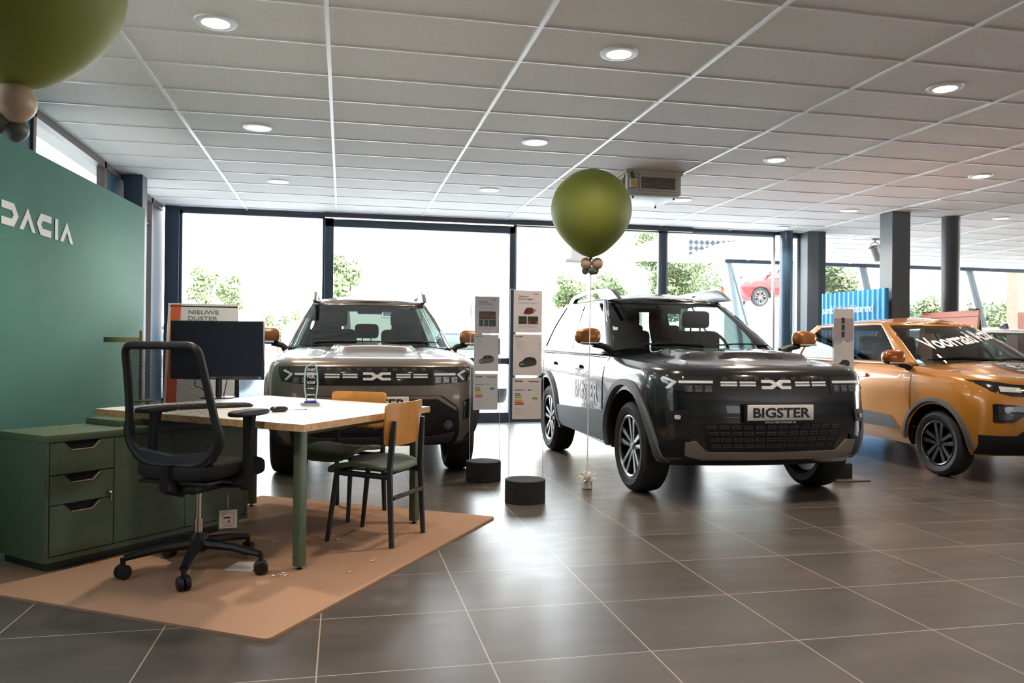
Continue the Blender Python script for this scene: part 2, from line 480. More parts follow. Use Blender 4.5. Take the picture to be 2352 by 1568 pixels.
    for s in (-1, 1):
        for (k0, k1) in ((iS0, iB), (iB+2, iS1)):
            sel = [q for q in glassF['side_window'] if q[2].x*s > 0 and k0 <= q[1] < k1]
            if sel: gobj('side_window', sel, GS, .006)
        sel = [q for q in glassF['side_window'] if q[2].x*s > 0 and iB <= q[1] < iB+2]
        if sel: gobj('door_pillar', sel, mat('gloss_black', (.008, .008, .009), .15, coat=1), .0)
    if glassF['rear_window']: gobj('rear_window', glassF['rear_window'], GS, .006)
    gv = BVHTree.FromPolygons([v.co for v in cab.vertices], [tuple(p.vertices) for p in cab.polygons])
    # wheels
    for (y) in (S['wf'], S['wf']+S['wb']):
        for s in (-1, 1): wheel(t, s*(w-.02-S['tw']/2), y, S['wr'], S['tw'], s, S.get('rimm', mat('rim_silver', (.55, .56, .57), .25, 1)), mat('tyre_rubber', (.014, .014, .015), .7, bump=.2, nscale=60), S['spokes'])
    # interior
    if detail:
        zb = S['belt']; ys = yc+.95
        for x, yy, ww, hh in ((-.37, ys, .48, .22), (.37, ys, .48, .22), (-.43, ys+.85, .40, .1), (0, ys+.85, .40, .1), (.43, ys+.85, .40, .1)):
            bmx = bmesh.new(); seat(bmx, x, yy, ww, zb-.3, zb+hh); bmobj('seat', bmx, mat('seat_cloth', (.02, .021, .024), .9, noise=.2), t)
        bmx = bmesh.new(); box(bmx, -w+.17, w-.17, yc+.22, yc+.5, zb-.12, zb+.0, .04); bmobj('dashboard', bmx, dark, t)
        bmx = bmesh.new(); m_ = Matrix.Translation((.37, yc+.62, zb+.04)) @ Matrix.Rotation(R(68), 4, 'X')
        tube(bmx, [m_ @ Vector((.18*math.cos(a*math.pi/12), .18*math.sin(a*math.pi/12), 0)) for a in range(24)], .014, 8, closed=True)
        tube(bmx, [m_ @ Vector((-.17, 0, 0)), m_ @ Vector((.17, 0, 0))], .014, 6); tube(bmx, [m_ @ Vector((0, 0, 0)), m_ @ Vector((0, -.17, 0))], .014, 6)
        bmobj('steering_wheel', bmx, dark, t)
        bmx = bmesh.new(); ym = gl[-1]['yf']+.02; zm = S['zmir']; box(bmx, -.13, .13, ym, ym+.03, zm-.07, zm, .012); box(bmx, -.015, .015, ym, ym+.03, zm-.02, zm+.06); bmobj('rear_view_mirror', bmx, dark, t)
    # side mirrors
    if S.get('mirror'):
        mx, my, mz, mc, ms = S['mirror']
        for s in (-1, 1):
            bmx = bmesh.new(); bmesh.ops.create_icosphere(bmx, subdivisions=3, radius=1)
            for v in bmx.verts:
                x, y, z = v.co; sq = lambda q, e: math.copysign(abs(q)**e, q)
                x, y, z = sq(x, .75), sq(y, .85), sq(z, .7)
                z *= 1-.22*(x*s+1)*.5*(1 if z > 0 else .6)
                v.co = Vector((s*mx+x*.115*ms, my+y*.07*ms, mz+z*.08*ms))
            bmesh.ops.bisect_plane(bmx, geom=bmx.verts[:]+bmx.edges[:]+bmx.faces[:], plane_co=(0, 0, mz-.045*ms), plane_no=(0, 0, 1))
            for f in bmx.faces:
                f.material_index = 1 if f.calc_center_median().z < mz-.045*ms else 0
            cap_ = bmobj('side_mirror', bmx, [mc, blk], t)
            bmx = bmesh.new(); tube(bmx, [(s*(mx-.05), my+.01, mz-.065*ms), (s*(mx-.15), my+.01, mz-.085*ms), (s*(w-.08), my+.02, mz-.12*ms)], [.036, .034, .048], 10, flat=(1, .8)); bmobj('mirror_arm', bmx, blk, cap_)
            bmx = bmesh.new(); box(bmx, s*mx-.08, s*mx+.08, my-.075*ms, my-.055*ms, mz-.062*ms, mz-.048*ms, .004); bmobj('indicator', bmx, mat('lamp_lens', (.6, .62, .65), .1, coat=1), cap_)
    return t, bvh, gv, wsb
def stepf(a, b, x):
    t = min(1, max(0, (x-a)/(b-a))); return t*t*(3-2*t)
EMBLEM = [(-1, .5), (-.32, .5), (0, .16), (.32, .5), (1, .5), (1, .17), (.42, .17), (.27, 0), (.42, -.17), (1, -.17), (1, -.5), (.32, -.5), (0, -.16), (-.32, -.5), (-1, -.5), (-1, -.17), (-.42, -.17), (-.27, 0), (-.42, .17), (-1, .17)]
# split in two halves so that each is simple to fill
EMB_R = [(0, .16), (.32, .5), (1, .5), (1, .17), (.42, .17), (.27, 0), (.42, -.17), (1, -.17), (1, -.5), (.32, -.5), (0, -.16)]
EMB = [EMB_R, [(-x, y) for x, y in EMB_R][::-1]]
def letters_dacia(h):
    """angular wordmark letters, height h, origin left bottom."""
    D = [(0, 1), (.62, 1), (.86, .5), (.62, 0), (0, 0), (0, .32), (.5, .32), (.6, .5), (.5, .68), (0, .68)]
    A = [(.9, 0), (1.33, 1), (1.36, 1), (1.8, 0), (1.58, 0), (1.35, .53), (1.12, 0)]
    C = [(2.72, 1), (2.08, 1), (1.84, .5), (2.08, 0), (2.72, 0), (2.72, .32), (2.2, .32), (2.1, .5), (2.2, .68), (2.72, .68)]
    I = [(2.95, 0), (3.15, 0), (3.15, 1), (2.95, 1)]
    A2 = [(x+2.38, y) for x, y in A]
    return [[(x*h, y*h) for x, y in p] for p in (D, A, C, I, A2)]
def mirror(ps): return ps+[[(-x, z) for x, z in p][::-1] for p in ps]
chrome = lambda: mat('chrome_trim', (.75, .76, .78), .15, 1)
whitebar = lambda: mat('light_guide_white', (.78, .79, .8), .3, coat=.5)
gblack = lambda: mat('gloss_black', (.008, .008, .009), .15, coat=1)
def front_lights(t, bvh, hx, z0, z1, tip=.0, hood_z=.93):
    """black band between the lamps, guides, emblem and lamps. hx inner edge, outer edge."""
    xi, xo = hx
    band = [(-xo, z1+.0), (-xo+.1, z1+.005), (xo-.1, z1+.005), (xo, z1), (xo-.03, z0+.03), (xi, z0), (-xi, z0), (-xo+.03, z0+.03)]
    g = poly_on('upper_grille', rnd_poly(band, .015), 'front', bvh, gblack(), t, .004, .02, .03)
    bars = []
    for (a, b) in ((.158, .278), (.30, .42)):
        for zz in (.868, .889): bars.append([(a, zz-.0065), (b, zz-.0065), (b, zz+.0065), (a, zz+.0065)])
    for s in (-1, 1):
        for bb in bars: polys_on('light_guide', [[(s*x, z) for x, z in bb][::s]], 'front', bvh, whitebar(), g, .011, .01, .05)
    polys_on('emblem', [[(x*.113, .875+z*.066) for x, z in p] for p in EMB], 'front', bvh, whitebar(), g, .022, .02, .04)
    slots = [[(a, z1-.03), (a+.035, z1-.03), (a+.035, z1-.008), (a, z1-.008)] for a in (.05, .13, .21, .29, .37)]
    polys_on('grille_slots', mirror(slots), 'front', bvh, mat('grille_grey', (.03, .03, .033), .4), g, .008, .006, .05)
    for s in (-1, 1):
        q = [(s*xi, z1-.01), (s*(xo-.03), z1), (s*(xo-.0), z1-.03), (s*(xo-.035), z0+.035), (s*xi, z0+.005)]
        if s < 0: q = q[::-1]
        hl = poly_on('headlight', rnd_poly(q, .012), 'front', bvh, mat('headlight_dark', (.02, .022, .025), .12, coat=1), t, .009, .02, .03)
        bar = [(s*(xi+.02), .9), (s*(xo-.14), .9), (s*(xo-.14), .882), (s*(xi+.02), .882)]
        poly_on('running_light', bar if s > 0 else bar[::-1], 'front', bvh, whitebar(), hl, .016, .008, .04)
        v = [(s*(xo-.13), .89), (s*(xo-.06), .93), (s*(xo-.045), .915), (s*(xo-.1), .89), (s*(xo-.06), .845), (s*(xo-.075), .84)]
        poly_on('lamp_chevron', v if s > 0 else v[::-1], 'front', bvh, mat('lamp_lens', (.6, .62, .65), .1, coat=1), hl, .014, .006, .04)
        cells = [[(s*a, z0+.02), (s*(a+.05), z0+.02), (s*(a+.05), .868), (s*a, .868)] for a in (xi+.03, xi+.1, xi+.17)]
        polys_on('projector', [c if s > 0 else c[::-1] for c in cells], 'front', bvh, mat('reflector', (.35, .36, .38), .2, 1, noise=.5, nscale=60), hl, .013, .006, .03)
    return g
def plate(t, z, text, y, w_=.52, h_=.112, small=None):
    bm = bmesh.new(); box(bm, -w_/2, w_/2, y-.012, y, z-h_/2, z+h_/2, .004)
    p = bmobj('number_plate', bm, mat('plate_white', (.72, .72, .7), .4), t)
    V, Fc = text_mesh(text, .105, bold=.003, sx=1.22)
    mw = max(v[0] for v in V)-min(v[0] for v in V); k = w_*.87/mw
    V = [(x*k, yy*.92) for x, yy in V]
    cyy = (max(v[1] for v in V)+min(v[1] for v in V))/2; V = [(x, yy-cyy) for x, yy in V]
    flat_mesh('plate_text', V, Fc, plane_mtx((0, y-.0135, z), (1, 0, 0), (0, 0, 1)), mat('print_black', (.01, .01, .012), .5), p)
    bm = bmesh.new(); box(bm, -w_/2-.01, w_/2+.01, y-.006, y+.03, z-h_/2-.025, z+h_/2+.008, .003)
    pf = bmobj('plate_holder', bm, mat('black_plastic', (0, 0, 0)), t)
    if small:
        V, Fc = text_mesh(small, .02, bold=.0004, sx=1.1)
        flat_mesh('dealer_text', V, Fc, plane_mtx((0, y-.0075, z-h_/2-.013), (1, 0, 0), (0, 0, 1)), mat('plate_white', (0, 0, 0)), pf)
def roof_rails(t, x, y0, y1, z, m, cap=None):
    ym = (y0+y1)/2
    top = [(y0-.26, -.02), (y0-.06, .075), (y0+.05, .10), (y0+.3, .108), (ym, .11), (y1-.25, .09), (y1, -.02)]
    low = [(y1-.2, -.02), (y1-.3, .05), (ym, .08), (y0+.36, .075), (y0+.22, -.02)]
    for s in (-1, 1):
        bm = bmesh.new(); prism(bm, top+low, -.022, .022, Matrix.Translation((s*x, 0, z)) @ Matrix(((0, 0, 1, 0), (1, 0, 0, 0), (0, 1, 0, 0), (0, 0, 0, 1))), .006); bmobj('roof_rail', bm, m, t)
def doors(t, bvh, S, y0, ym, y1, z0, z1, paint, handle=True, archr=.53):
    wf, wb, wr = S['wf'], S['wb'], S['wr']
    def arcpts(cy, a0, a1, n=10):
        return [(cy+archr*math.cos(R(a0+(a1-a0)*k/n)), wr+archr*math.sin(R(a0+(a1-a0)*k/n))) for k in range(n+1)]
    for s, vw in ((-1, 'left'), (1, 'right')):
        ar = wf+wb; aa = [p for p in arcpts(ar, 185, 120) if p[1] > z0 and p[0] < y1]
        f = rnd_poly([(y0, z0), (ym-.006, z0), (ym-.006, z1(ym)), (y0, z1(y0))], .02)
        r = [(ym+.006, z0)]+aa+[(y1, z1(y1)), (ym+.006, z1(ym))]
        for nm, pl, hy in (('front_door', f, ym-.16), ('rear_door', r, y1-.16)):
            d = poly_on(nm, pl, vw, bvh, paint, t, .005, .01, .06, ang=30)
            hz = z1(hy)-.11
            if handle:
                h = rnd_poly([(hy-.1, hz-.016), (hy+.09, hz-.016), (hy+.09, hz+.018), (hy-.1, hz+.018)], .014)
                poly_on('door_handle', h, vw, bvh, paint, d, .03, .03, .1)
def flares(t, bvh, S, m, r0, r1, out=.03, angs=(-8, 188)):
    for y in (S['wf'], S['wf']+S['wb']):
        for vw in ('left', 'right'):
            V, Fc = arc_band(y, S['wr'], r0, r1, *angs)
            V2 = [(a, max(b, S.get('zmin', .3))) for a, b in V]
            bmobj('wheel_arch_trim', conform(V2, Fc, vw, bvh, out, .05, 0), m, t, ang=50)

def levels_suv(L, w, dz=0):
    """z rows: (z front, z cowl, z rear, yf, width, corner)"""
    rows = [(.27, .29, .36, .15, w-.05, .30, .28), (.34, .36, .44, .06, w-.015, .30, .34), (.47, .5, .55, .02, w, .28, .36), (.64, .66, .7, .0, w+.0, .28, .36), (.80, .82, .85, .02, w, .27, .36),
            (.92, .92, .98, .045, w-.01, .26, .36), (.975, .99, 1.04, .075, w-.03, .25, .36), (1.0, 1.05, 1.09, .13, w-.075, .24, .34)]
    out = []
    for (a, b, c, yf, ww, cx, cy) in rows:
        out.append(dict(w=ww, cx=cx, cy=cy, yf=yf, yr=L-(.02 if a < .9 else .1), bow=.06, rcx=.2, rcy=.22, z=[(0, a+dz), (1.25, b+dz), (L, c+dz)]))
    return out
def green_suv(L, w):
    y0 = 1.12
    return dict(levels=[
        dict(w=w-.075, cx=.3, cy=.32, yf=y0, yr=L-.10, bow=.06, rcx=.16, rcy=.16, z=[(0, 1.115), (1.15, 1.135), (1.6, 1.07), (L, 1.10)]),
        dict(w=w-.19, cx=.25, cy=.22, yf=y0+.42, yr=L-.2, bow=.06, rcx=.14, rcy=.14, z=[(0, 1.37), (L, 1.365)]),
        dict(w=w-.30, cx=.2, cy=.14, yf=y0+.83, yr=L-.42, bow=.06, rcx=.12, rcy=.12, z=[(0, 1.58), (1.9, 1.58), (2.3, 1.605), (L, 1.60)])],
        iA=17, iS0=22, iS1=82, iR=96, iB=50, rows=(1, 9), wrow0=0, wrow1=2, crown=.065, roofcut=1.52)
def zb_suv(y): return 1.035+.012*y
def suv(S, kind):
    t, bvh, gv, wsb = build_car(S)
    blk = mat('black_plastic', (0, 0, 0)); P = S['paint']
    front_lights(t, bvh, S['lamp'], .80, S['lampz'])
    sil = S['silver']
    if kind == 'B':
        plate(t, .676, 'BIGSTER', -.035, small='DACIA-NIEUWENDIJK.NL')
        lg = poly_on('lower_grille', rnd_poly([(-.56, .595), (.56, .595), (.5, .385), (-.5, .385)], .02), 'front', bvh, blk, t, .004, .02, .04)
        sl = []
        for r, zz in enumerate((.57, .523, .476, .43)):
            for c in range(12):
                xx = -.495+c*.09; xx *= (1-.03*r); hw, hh, tt = .031, .0095, .0035
                sl += [[(xx-hw, zz-hh), (xx+hw, zz-hh), (xx+hw, zz-hh+tt), (xx-hw, zz-hh+tt)], [(xx-hw, zz+hh-tt), (xx+hw, zz+hh-tt), (xx+hw, zz+hh), (xx-hw, zz+hh)],
                       [(xx-hw, zz-hh), (xx-hw+tt, zz-hh), (xx-hw+tt, zz+hh), (xx-hw, zz+hh)], [(xx+hw-tt, zz-hh), (xx+hw, zz-hh), (xx+hw, zz+hh), (xx+hw-tt, zz+hh)]]
        polys_on('grille_slots', sl, 'front', bvh, mat('grille_silver', (.22, .2, .19), .35, .8), lg, .009, .006, .1)
        sk = [(-.68, .46), (-.6, .465), (-.52, .385), (.52, .385), (.6, .465), (.68, .46), (.67, .36), (.54, .325), (-.54, .325), (-.67, .36)]
        poly_on('skid_plate', sk, 'front', bvh, sil, t, .03, .045, .04)
        for s in (-1, 1):
            q = rnd_poly([(s*.66, .69), (s*.8, .68), (s*.8, .59), (s*.68, .6)][::s], .012)
            fg = poly_on('fog_lamp_housing', q, 'front', bvh, blk, t, .012, .03, .03)
            poly_on('fog_lamp', rnd_poly([(s*.72, .655), (s*.755, .655), (s*.755, .625), (s*.72, .625)][::s], .01), 'front', bvh, mat('lamp_lens', (.6, .62, .65), .1), fg, .02, .02, .03)
            poly_on('bumper_corner', [(s*.64, .5), (s*.82, .46), (s*.84, .34), (s*.66, .345)][::s], 'front', bvh, blk, t, .014, .03, .03)
    else:
        plate(t, .655, 'DUSTER', -.03)
        fr = rnd_poly([(-.54, .715), (.54, .715), (.68, .62), (.70, .45), (.68, .285), (-.68, .285), (-.70, .45), (-.68, .62)], .03)
        bp = poly_on('bumper_trim', fr, 'front', bvh, blk, t, .02, .03, .04)
        top = [(-.52, .71), (.52, .71), (.665, .615), (.672, .58), (.64, .6), (.5, .685), (-.5, .685), (-.64, .6), (-.672, .58), (-.665, .615)]
        poly_on('bumper_strip', top, 'front', bvh, sil, bp, .026, .02, .04)
        lg = poly_on('lower_grille', rnd_poly([(-.44, .58), (.44, .58), (.5, .5), (.42, .41), (-.42, .41), (-.5, .5)], .02), 'front', bvh, mat('grille_black', (.004, .004, .004), .6), t, .026, .02, .04)
        sl = []
        for zz in (.44, .475, .51, .545):
            for c in range(9): xx = -.36+c*.09; sl.append([(xx-.03, zz-.004), (xx+.03, zz-.004), (xx+.03, zz+.004), (xx-.03, zz+.004)])
        polys_on('grille_slots', sl, 'front', bvh, mat('grille_grey', (.03, .03, .033), .4), lg, .03, .01, .1)
        poly_on('skid_plate', [(-.66, .4), (-.46, .37), (.46, .37), (.66, .4), (.62, .3), (-.62, .3)], 'front', bvh, mat('skid_grey', (.07, .07, .072), .45), t, .032, .03, .04)
        for s in (-1, 1):
            c = [(s*.6+.036*math.cos(k*math.pi/8), .472+.036*math.sin(k*math.pi/8)) for k in range(16)]
            hs = poly_on('fog_lamp_housing', [(s*.6+.055*math.cos(k*math.pi/8), .472+.055*math.sin(k*math.pi/8)) for k in range(16)], 'front', bvh, gblack(), t, .03, .02, .05)
            poly_on('fog_lamp', c, 'front', bvh, mat('reflector', (0, 0, 0)), hs, .038, .02, .05)
            iq = [(s*.735, .67), (s*.79, .68), (s*.785, .52), (s*.735, .51)][::s]
            ii = poly_on('air_curtain', iq, 'front', bvh, gblack(), t, .01, .02, .03)
            poly_on('air_curtain_edge', [(s*.738, .66), (s*.748, .66), (s*.748, .525), (s*.738, .525)][::s], 'front', bvh, chrome(), ii, .018, .01, .04)
    # bonnet shut lines
    for s in (-1, 1):
        ln = [(s*(S['w']-.135), .13), (s*(S['w']-.127), .13), (s*(S['w']-.1), .5), (s*(S['w']-.108), .5)]
    roof_rails(t, S['w']-.33, 2.05, S['len']-.6, 1.605, S['railm'])
    doors(t, bvh, S, 1.31, 2.2, 3.1, .43, zb_suv, P)
    cl = S['clad']
    for vw in ('left', 'right'):
        b = [(1.27, .33), (1.27, .47), (1.24, .6), (2.15, .56), (3.0, .53), (2.72, .38), (2.7, .33)]
        poly_on('side_cladding', b, vw, bvh, cl, t, .022, .03, .06)
        poly_on('window_trim', [(1.38, 1.045), (1.38, 1.06), (3.6, 1.087), (3.6, 1.072)], vw, bvh, blk, t, .012, .02, .1)
    flares(t, bvh, S, cl, S['arch']-.005, S['arch']+.085)
    # wipers
    bm = bmesh.new()
    for x0 in (-.55, .12):
        pts = []
        for k in range(8):
            x = x0+k*.075; h = wsb.ray_cast(Vector((x, -1, 1.16+.012*math.sin(k*.45))), Vector((0, 1, 0)))[0]
            if h: pts.append(h+Vector((0, -.02, 0)))
        if len(pts) > 2: tube(bm, pts, .008, 6)
    bmobj('wipers', bm, blk, t)
    return t, bvh, wsb

sp5 = (mat('spoke_silver', (.42, .43, .44), .25, .9), 5, True)
spb = (mat('spoke_black', (.03, .03, .032), .2, .6), 5, True)
copper = mat('copper_cap', (.36, .13, .03), .35, .5, coat=.3)
def featB(x, y):
    pl = stepf(.36, .42, y-.10*abs(x))*stepf(.56, .50, abs(x)+.10*(y-.4))*stepf(1.25, 1.0, y)
    sc = stepf(.50, .56, y)*stepf(.36, .32, abs(x))*stepf(1.3, .9, y)
    return .034*pl-.024*sc
BIG = dict(name='suv', label='glossy black suv with copper mirrors, parked right of the balloon ribbon', loc=(3.08, 5.2, 0), paint=mat('paint_black', (.006, .007, .009), .22, .0, 1, spec=.6),
    w=.89, len=4.1, cowl=1.2, zside=None, levels=levels_suv(4.1, .89), crown=.075, feat=featB, wf=.74, wb=2.5, wr=.355, tw=.235, arch=.445, green=green_suv(4.1, .89), belt=1.08, zmir=1.53,
    mirror=(1.03, 1.3, 1.225, copper, 1.0), spokes=sp5, silver=mat('skid_silver', (.3, .27, .24), .45, .5), clad=mat('cladding_grey', (.09, .105, .12), .5), railm=mat('rail_grey', (.1, .11, .12), .35, .4),
    lamp=(.46, .86), lampz=.935, roofmat=mat('paint_black', (0, 0, 0)))
tB, bvB, wsB = suv(BIG, 'B')
def featD(x, y):
    ax = abs(x); end = stepf(1.25, .95, y)
    sh = stepf(.36, .46, ax-.10*(1-min(1, max(0, (y-.3)/.5))))*stepf(.18, .5, y)
    pl = stepf(.30, .25, ax-.10*min(1, max(0, (y-.4)/.5)))*stepf(.40, .47, y)
    ch = stepf(.30, .45, y)
    return end*(.026*sh+.034*pl-.012*ch)
DUS = dict(BIG, name='suv', label='taupe grey suv seen head-on behind the desk', loc=(.28, 6.6, 0), paint=mat('paint_taupe', (.20, .165, .14), .28, .45, 1), roofmat=mat('paint_taupe', (0, 0, 0)),
    len=4.0, levels=levels_suv(4.0, .90, .015), green=green_suv(4.0, .90), wf=.72, wb=2.45, w=.90, feat=featD, lamp=(.455, .80), lampz=.95, silver=mat('bumper_bronze', (.24, .18, .14), .4, .5),
    railm=mat('rail_taupe', (.16, .13, .11), .4, .4), mirror=(1.0, 1.35, 1.215, mat('copper_dark', (.26, .11, .04), .35, .5, coat=.3), 1.1), clad=mat('black_plastic', (0, 0, 0)))
tD, bvD, wsD = suv(DUS, 'D')
# door decal on the black suv
dg_ = [p for p in tB.children if p.name.startswith('front_door') or p.name.startswith('rear_door')]
VV, FF = [], []
for me_ in dg_:
    k = len(VV); VV += [v.co.copy() for v in me_.data.vertices]; FF += [tuple(i+k for i in p.vertices) for p in me_.data.polygons]
bvdoor = BVHTree.FromPolygons(VV+[v.co.copy() for v in [] ], FF)
dec = mat('decal_white', (.75, .76, .78), .5)
def decal(s, size, yc, zc, sx=1.0, bold=0, parent=None, bv=None, nm='door_lettering'):
    V, Fc = text_mesh(s, size, bold=bold, sx=sx)
    V = [(yc-x, zc+y) for x, y in V]   # car's right flank reads towards the tail
    V = [(2*yc-(a), b) for a, b in V] if False else V
    return bmobj(nm, conform(V, [f[::-1] for f in Fc], 'left', bv, .0025, 0, 0), dec, parent, smooth=False)
ps = [[(2.02-(x*.12), .9+z*.07) for x, z in p] for p in EMB]
polys_on('door_emblem', ps, 'left', bvdoor, dec, tB, .0025, 0, 0)
polys_on('door_wordmark', [[(1.88-x, .865+z) for x, z in p] for p in letters_dacia(.05)], 'left', bvdoor, dec, tB, .0025, 0, 0)
decal('BIGSTER', .24, 1.78, .73, .78, .006, tB, bvdoor)
decal('NU KLAAR', .07, 1.72, .585, 1.0, .002, tB, bvdoor)
decal('VANAF €', .06, 1.72, .525, 1.0, .002, tB, bvdoor)
# ------------------------------------------------------------------ small yellow hatchback
def levels_hatch(L, w):
    rows = [(.24, .24, .32, .12, w-.05, .30, .22), (.32, .32, .4, .05, w-.015, .30, .28), (.44, .46, .5, .02, w, .28, .32), (.6, .62, .66, .0, w, .28, .34), (.74, .76, .78, .02, w, .27, .36),
            (.83, .86, .88, .05, w-.01, .26, .40), (.875, .93, .95, .09, w-.03, .25, .42), (.895, .975, 1.0, .15, w-.08, .24, .42)]
    return [dict(w=ww, cx=cx, cy=cy, yf=yf, yr=L-(.02 if a < .8 else .09), bow=.09, rcx=.2, rcy=.22, z=[(0, a), (1.0, b), (L, c)]) for (a, b, c, yf, ww, cx, cy) in rows]
def green_hatch(L, w):
    y0 = .80
    return dict(levels=[
        dict(w=w-.10, cx=.3, cy=.34, yf=y0, yr=L-.08, bow=.08, rcx=.16, rcy=.16, z=[(0, 1.02), (.85, 1.02), (1.3, .985), (L, 1.02)]),
        dict(w=w-.19, cx=.25, cy=.24, yf=y0+.40, yr=L-.2, bow=.07, rcx=.14, rcy=.14, z=[(0, 1.23), (L, 1.22)]),
        dict(w=w-.29, cx=.2, cy=.14, yf=y0+.80, yr=L-.42, bow=.06, rcx=.12, rcy=.12, z=[(0, 1.405), (1.6, 1.405), (2.0, 1.425), (L, 1.40)])],
        iA=17, iS0=22, iS1=82, iR=96, iB=52, rows=(1, 9), wrow0=0, wrow1=2, crown=.055, roofcut=1.4)
def featS(x, y):
    return .02*stepf(.6, .5, abs(x)+.05*y)*stepf(.2, .6, y)*stepf(1.0, .8, y)
yel = mat('paint_mustard', (.50, .20, .022), .28, .15, 1)
SPR = dict(BIG, name='hatchback', label='mustard yellow hatchback with copper mirror at the right edge', loc=(6.03, 5.5, 0), paint=yel, roofmat=yel, len=3.5, w=.80, cowl=.85,
    levels=levels_hatch(3.5, .80), green=green_hatch(3.5, .80), crown=.05, feat=featS, wf=.70, wb=2.3, wr=.295, tw=.175, arch=.355, belt=.99, zmir=1.37, mirror=(.93, 1.08, 1.065, mat('copper_bright', (.42, .12, .03), .25, .5, coat=.5), 1.0),
    spokes=spb, rimm=mat('rim_black', (.02, .02, .022), .25, .6))
tS, bvS, gvS, wsS = build_car(SPR)
blk = mat('black_plastic', (0, 0, 0)); cg = mat('cladding_grey', (0, 0, 0))
band = [(-.76, .885), (-.7, .882), (-.5, .85), (0, .84), (.5, .85), (.7, .882), (.76, .885), (.68, .79), (.55, .755), (0, .745), (-.55, .755), (-.68, .79)]
g = poly_on('headlight_band', rnd_poly(band, .015), 'front', bvS, gblack(), tS, .006, .02, .03)
bars = []
for (a, b) in ((.15, .28), (.31, .44)):
    for zz in (.785, .81): bars.append([(a, zz-.006), (b, zz-.006), (b, zz+.006), (a, zz+.006)])
bars.append([(.47, .785), (.63, .79), (.63, .835), (.47, .825)])
for s in (-1, 1):
    for bb in bars: polys_on('running_light', [[(s*x, z) for x, z in bb][::s]], 'front', bvS, whitebar(), g, .012, .01, .04)
polys_on('emblem', [[(x*.1, .795+z*.06) for x, z in p] for p in EMB], 'front', bvS, whitebar(), g, .02, .02, .04)
for s in (-1, 1):
    q = rnd_poly([(s*.69, .69), (s*.42, .67), (s*.42, .62), (s*.54, .535), (s*.69, .53)][::s], .02)
    h = poly_on('headlight', q, 'front', bvS, gblack(), tS, .006, .02, .03)
    poly_on('headlight_lens', rnd_poly([(s*.66, .67), (s*.56, .665), (s*.56, .56), (s*.66, .555)][::s], .015), 'front', bvS, mat('projector_dim', (.12, .12, .13), .15, .8, coat=1), h, .012, .01, .04)
poly_on('bumper_trim', [(-.75, .42), (-.5, .42), (-.3, .60), (.3, .60), (.5, .42), (.75, .42), (.73, .25), (-.73, .25)], 'front', bvS, blk, tS, .012, .03, .04)
poly_on('skid_plate', rnd_poly([(-.34, .5), (-.25, .56), (.25, .56), (.34, .5), (.43, .4), (.34, .33), (-.34, .33), (-.43, .4)], .02), 'front', bvS, mat('skid_white', (.5, .48, .46), .5), tS, .024, .03, .04)
doors(tS, bvS, SPR, 1.02, 1.9, 2.75, .32, lambda y: .968+.01*y, yel, archr=.42)
for vw in ('left', 'right'):
    poly_on('side_cladding', [(1.14, .38), (1.28, .5), (1.85, .53), (2.4, .54), (2.3, .4), (1.9, .38)], vw, bvS, cg, tS, .016, .02, .06)
    poly_on('window_trim', [(1.2, .985), (1.2, .998), (3.0, 1.012), (3.0, .999)], vw, bvS, blk, tS, .012, .02, .1)
flares(tS, bvS, SPR, cg, .35, .41, .02)
# sail plate at the foot of the windscreen pillar and wipers
bm = bmesh.new()
for x0, x1 in ((-.6, -.02), (.0, .5)):
    pts = []
    for k in range(9):
        x = x0+(x1-x0)*k/8; h = wsS.ray_cast(Vector((x, -1, 1.045+.02*math.sin(k*.4))), Vector((0, 1, 0)))[0]
        if h: pts.append(h+Vector((0, -.02, 0)))
    if len(pts) > 2: tube(bm, pts, .009, 6)
bmobj('wipers', bm, blk, tS)
# lettering across the windscreen, climbing to the right
V, Fc = text_mesh('Voorraad Actie', .15, bold=.004)
wd = max(v[0] for v in V)
def arc(v):
    x, y = v; x *= .50/wd; t_ = x/.52; ang = R(10+6*t_)
    return (x+.02-y*.5*math.sin(ang), 1.25+x*.13+y*.95)
V = [arc(v) for v in V]
bmobj('windscreen_lettering', conform(V, Fc, 'front', wsS, .008, 0, 0), dec, tS, smooth=False)
# round sticker on the bonnet and washer jet
hdS = [p for p in tS.children if p.name.startswith('hood')][0]
bvh_h = BVHTree.FromPolygons([v.co for v in hdS.data.vertices], [tuple(p.vertices) for p in hdS.data.polygons])
circ = lambda cx, cy, r, n=28: [(cx+r*math.cos(2*math.pi*k/n), cy+r*math.sin(2*math.pi*k/n)) for k in range(n)]
st = poly_on('bonnet_sticker', circ(-.08, .5, .235), 'top', bvh_h, mat('sticker_red', (.45, .04, .02), .5), tS, .002, 0, .04)
poly_on('sticker_face', circ(-.08, .5, .222), 'top', bvh_h, mat('sticker_grey', (.03, .028, .03), .5), st, .004, 0, .04)
for s_, yy, sz in (('ELEKTRISCH', .60, .055), ('€37', .49, .16), ('PER MAAND', .38, .05)):
    V, Fc = text_mesh(s_, sz, bold=.002); V = [(x-.08, y+yy) for x, y in V]
    bmobj('sticker_text', conform(V, Fc, 'top', bvh_h, .006, 0, 0), dec, st, smooth=False)
bm = bmesh.new(); h = bvh_h.ray_cast(Vector((-.25, .78, 3)), Vector((0, 0, -1)))[0] or Vector((-.25, .78, .98)); lathe(bm, [(.012, -.01), (.012, .006), (.0, .012)], h, 12); bmobj('washer_jet', bm, blk, tS)
bm = bmesh.new(); h = gvS.ray_cast(Vector((0, 3.0, 3)), Vector((0, 0, -1)))[0] or Vector((0, 2.9, 1.47)); tube(bm, [h, h+Vector((-.0, .12, .2))], [.009, .004], 6); bmobj('roof_aerial', bm, blk, tS)

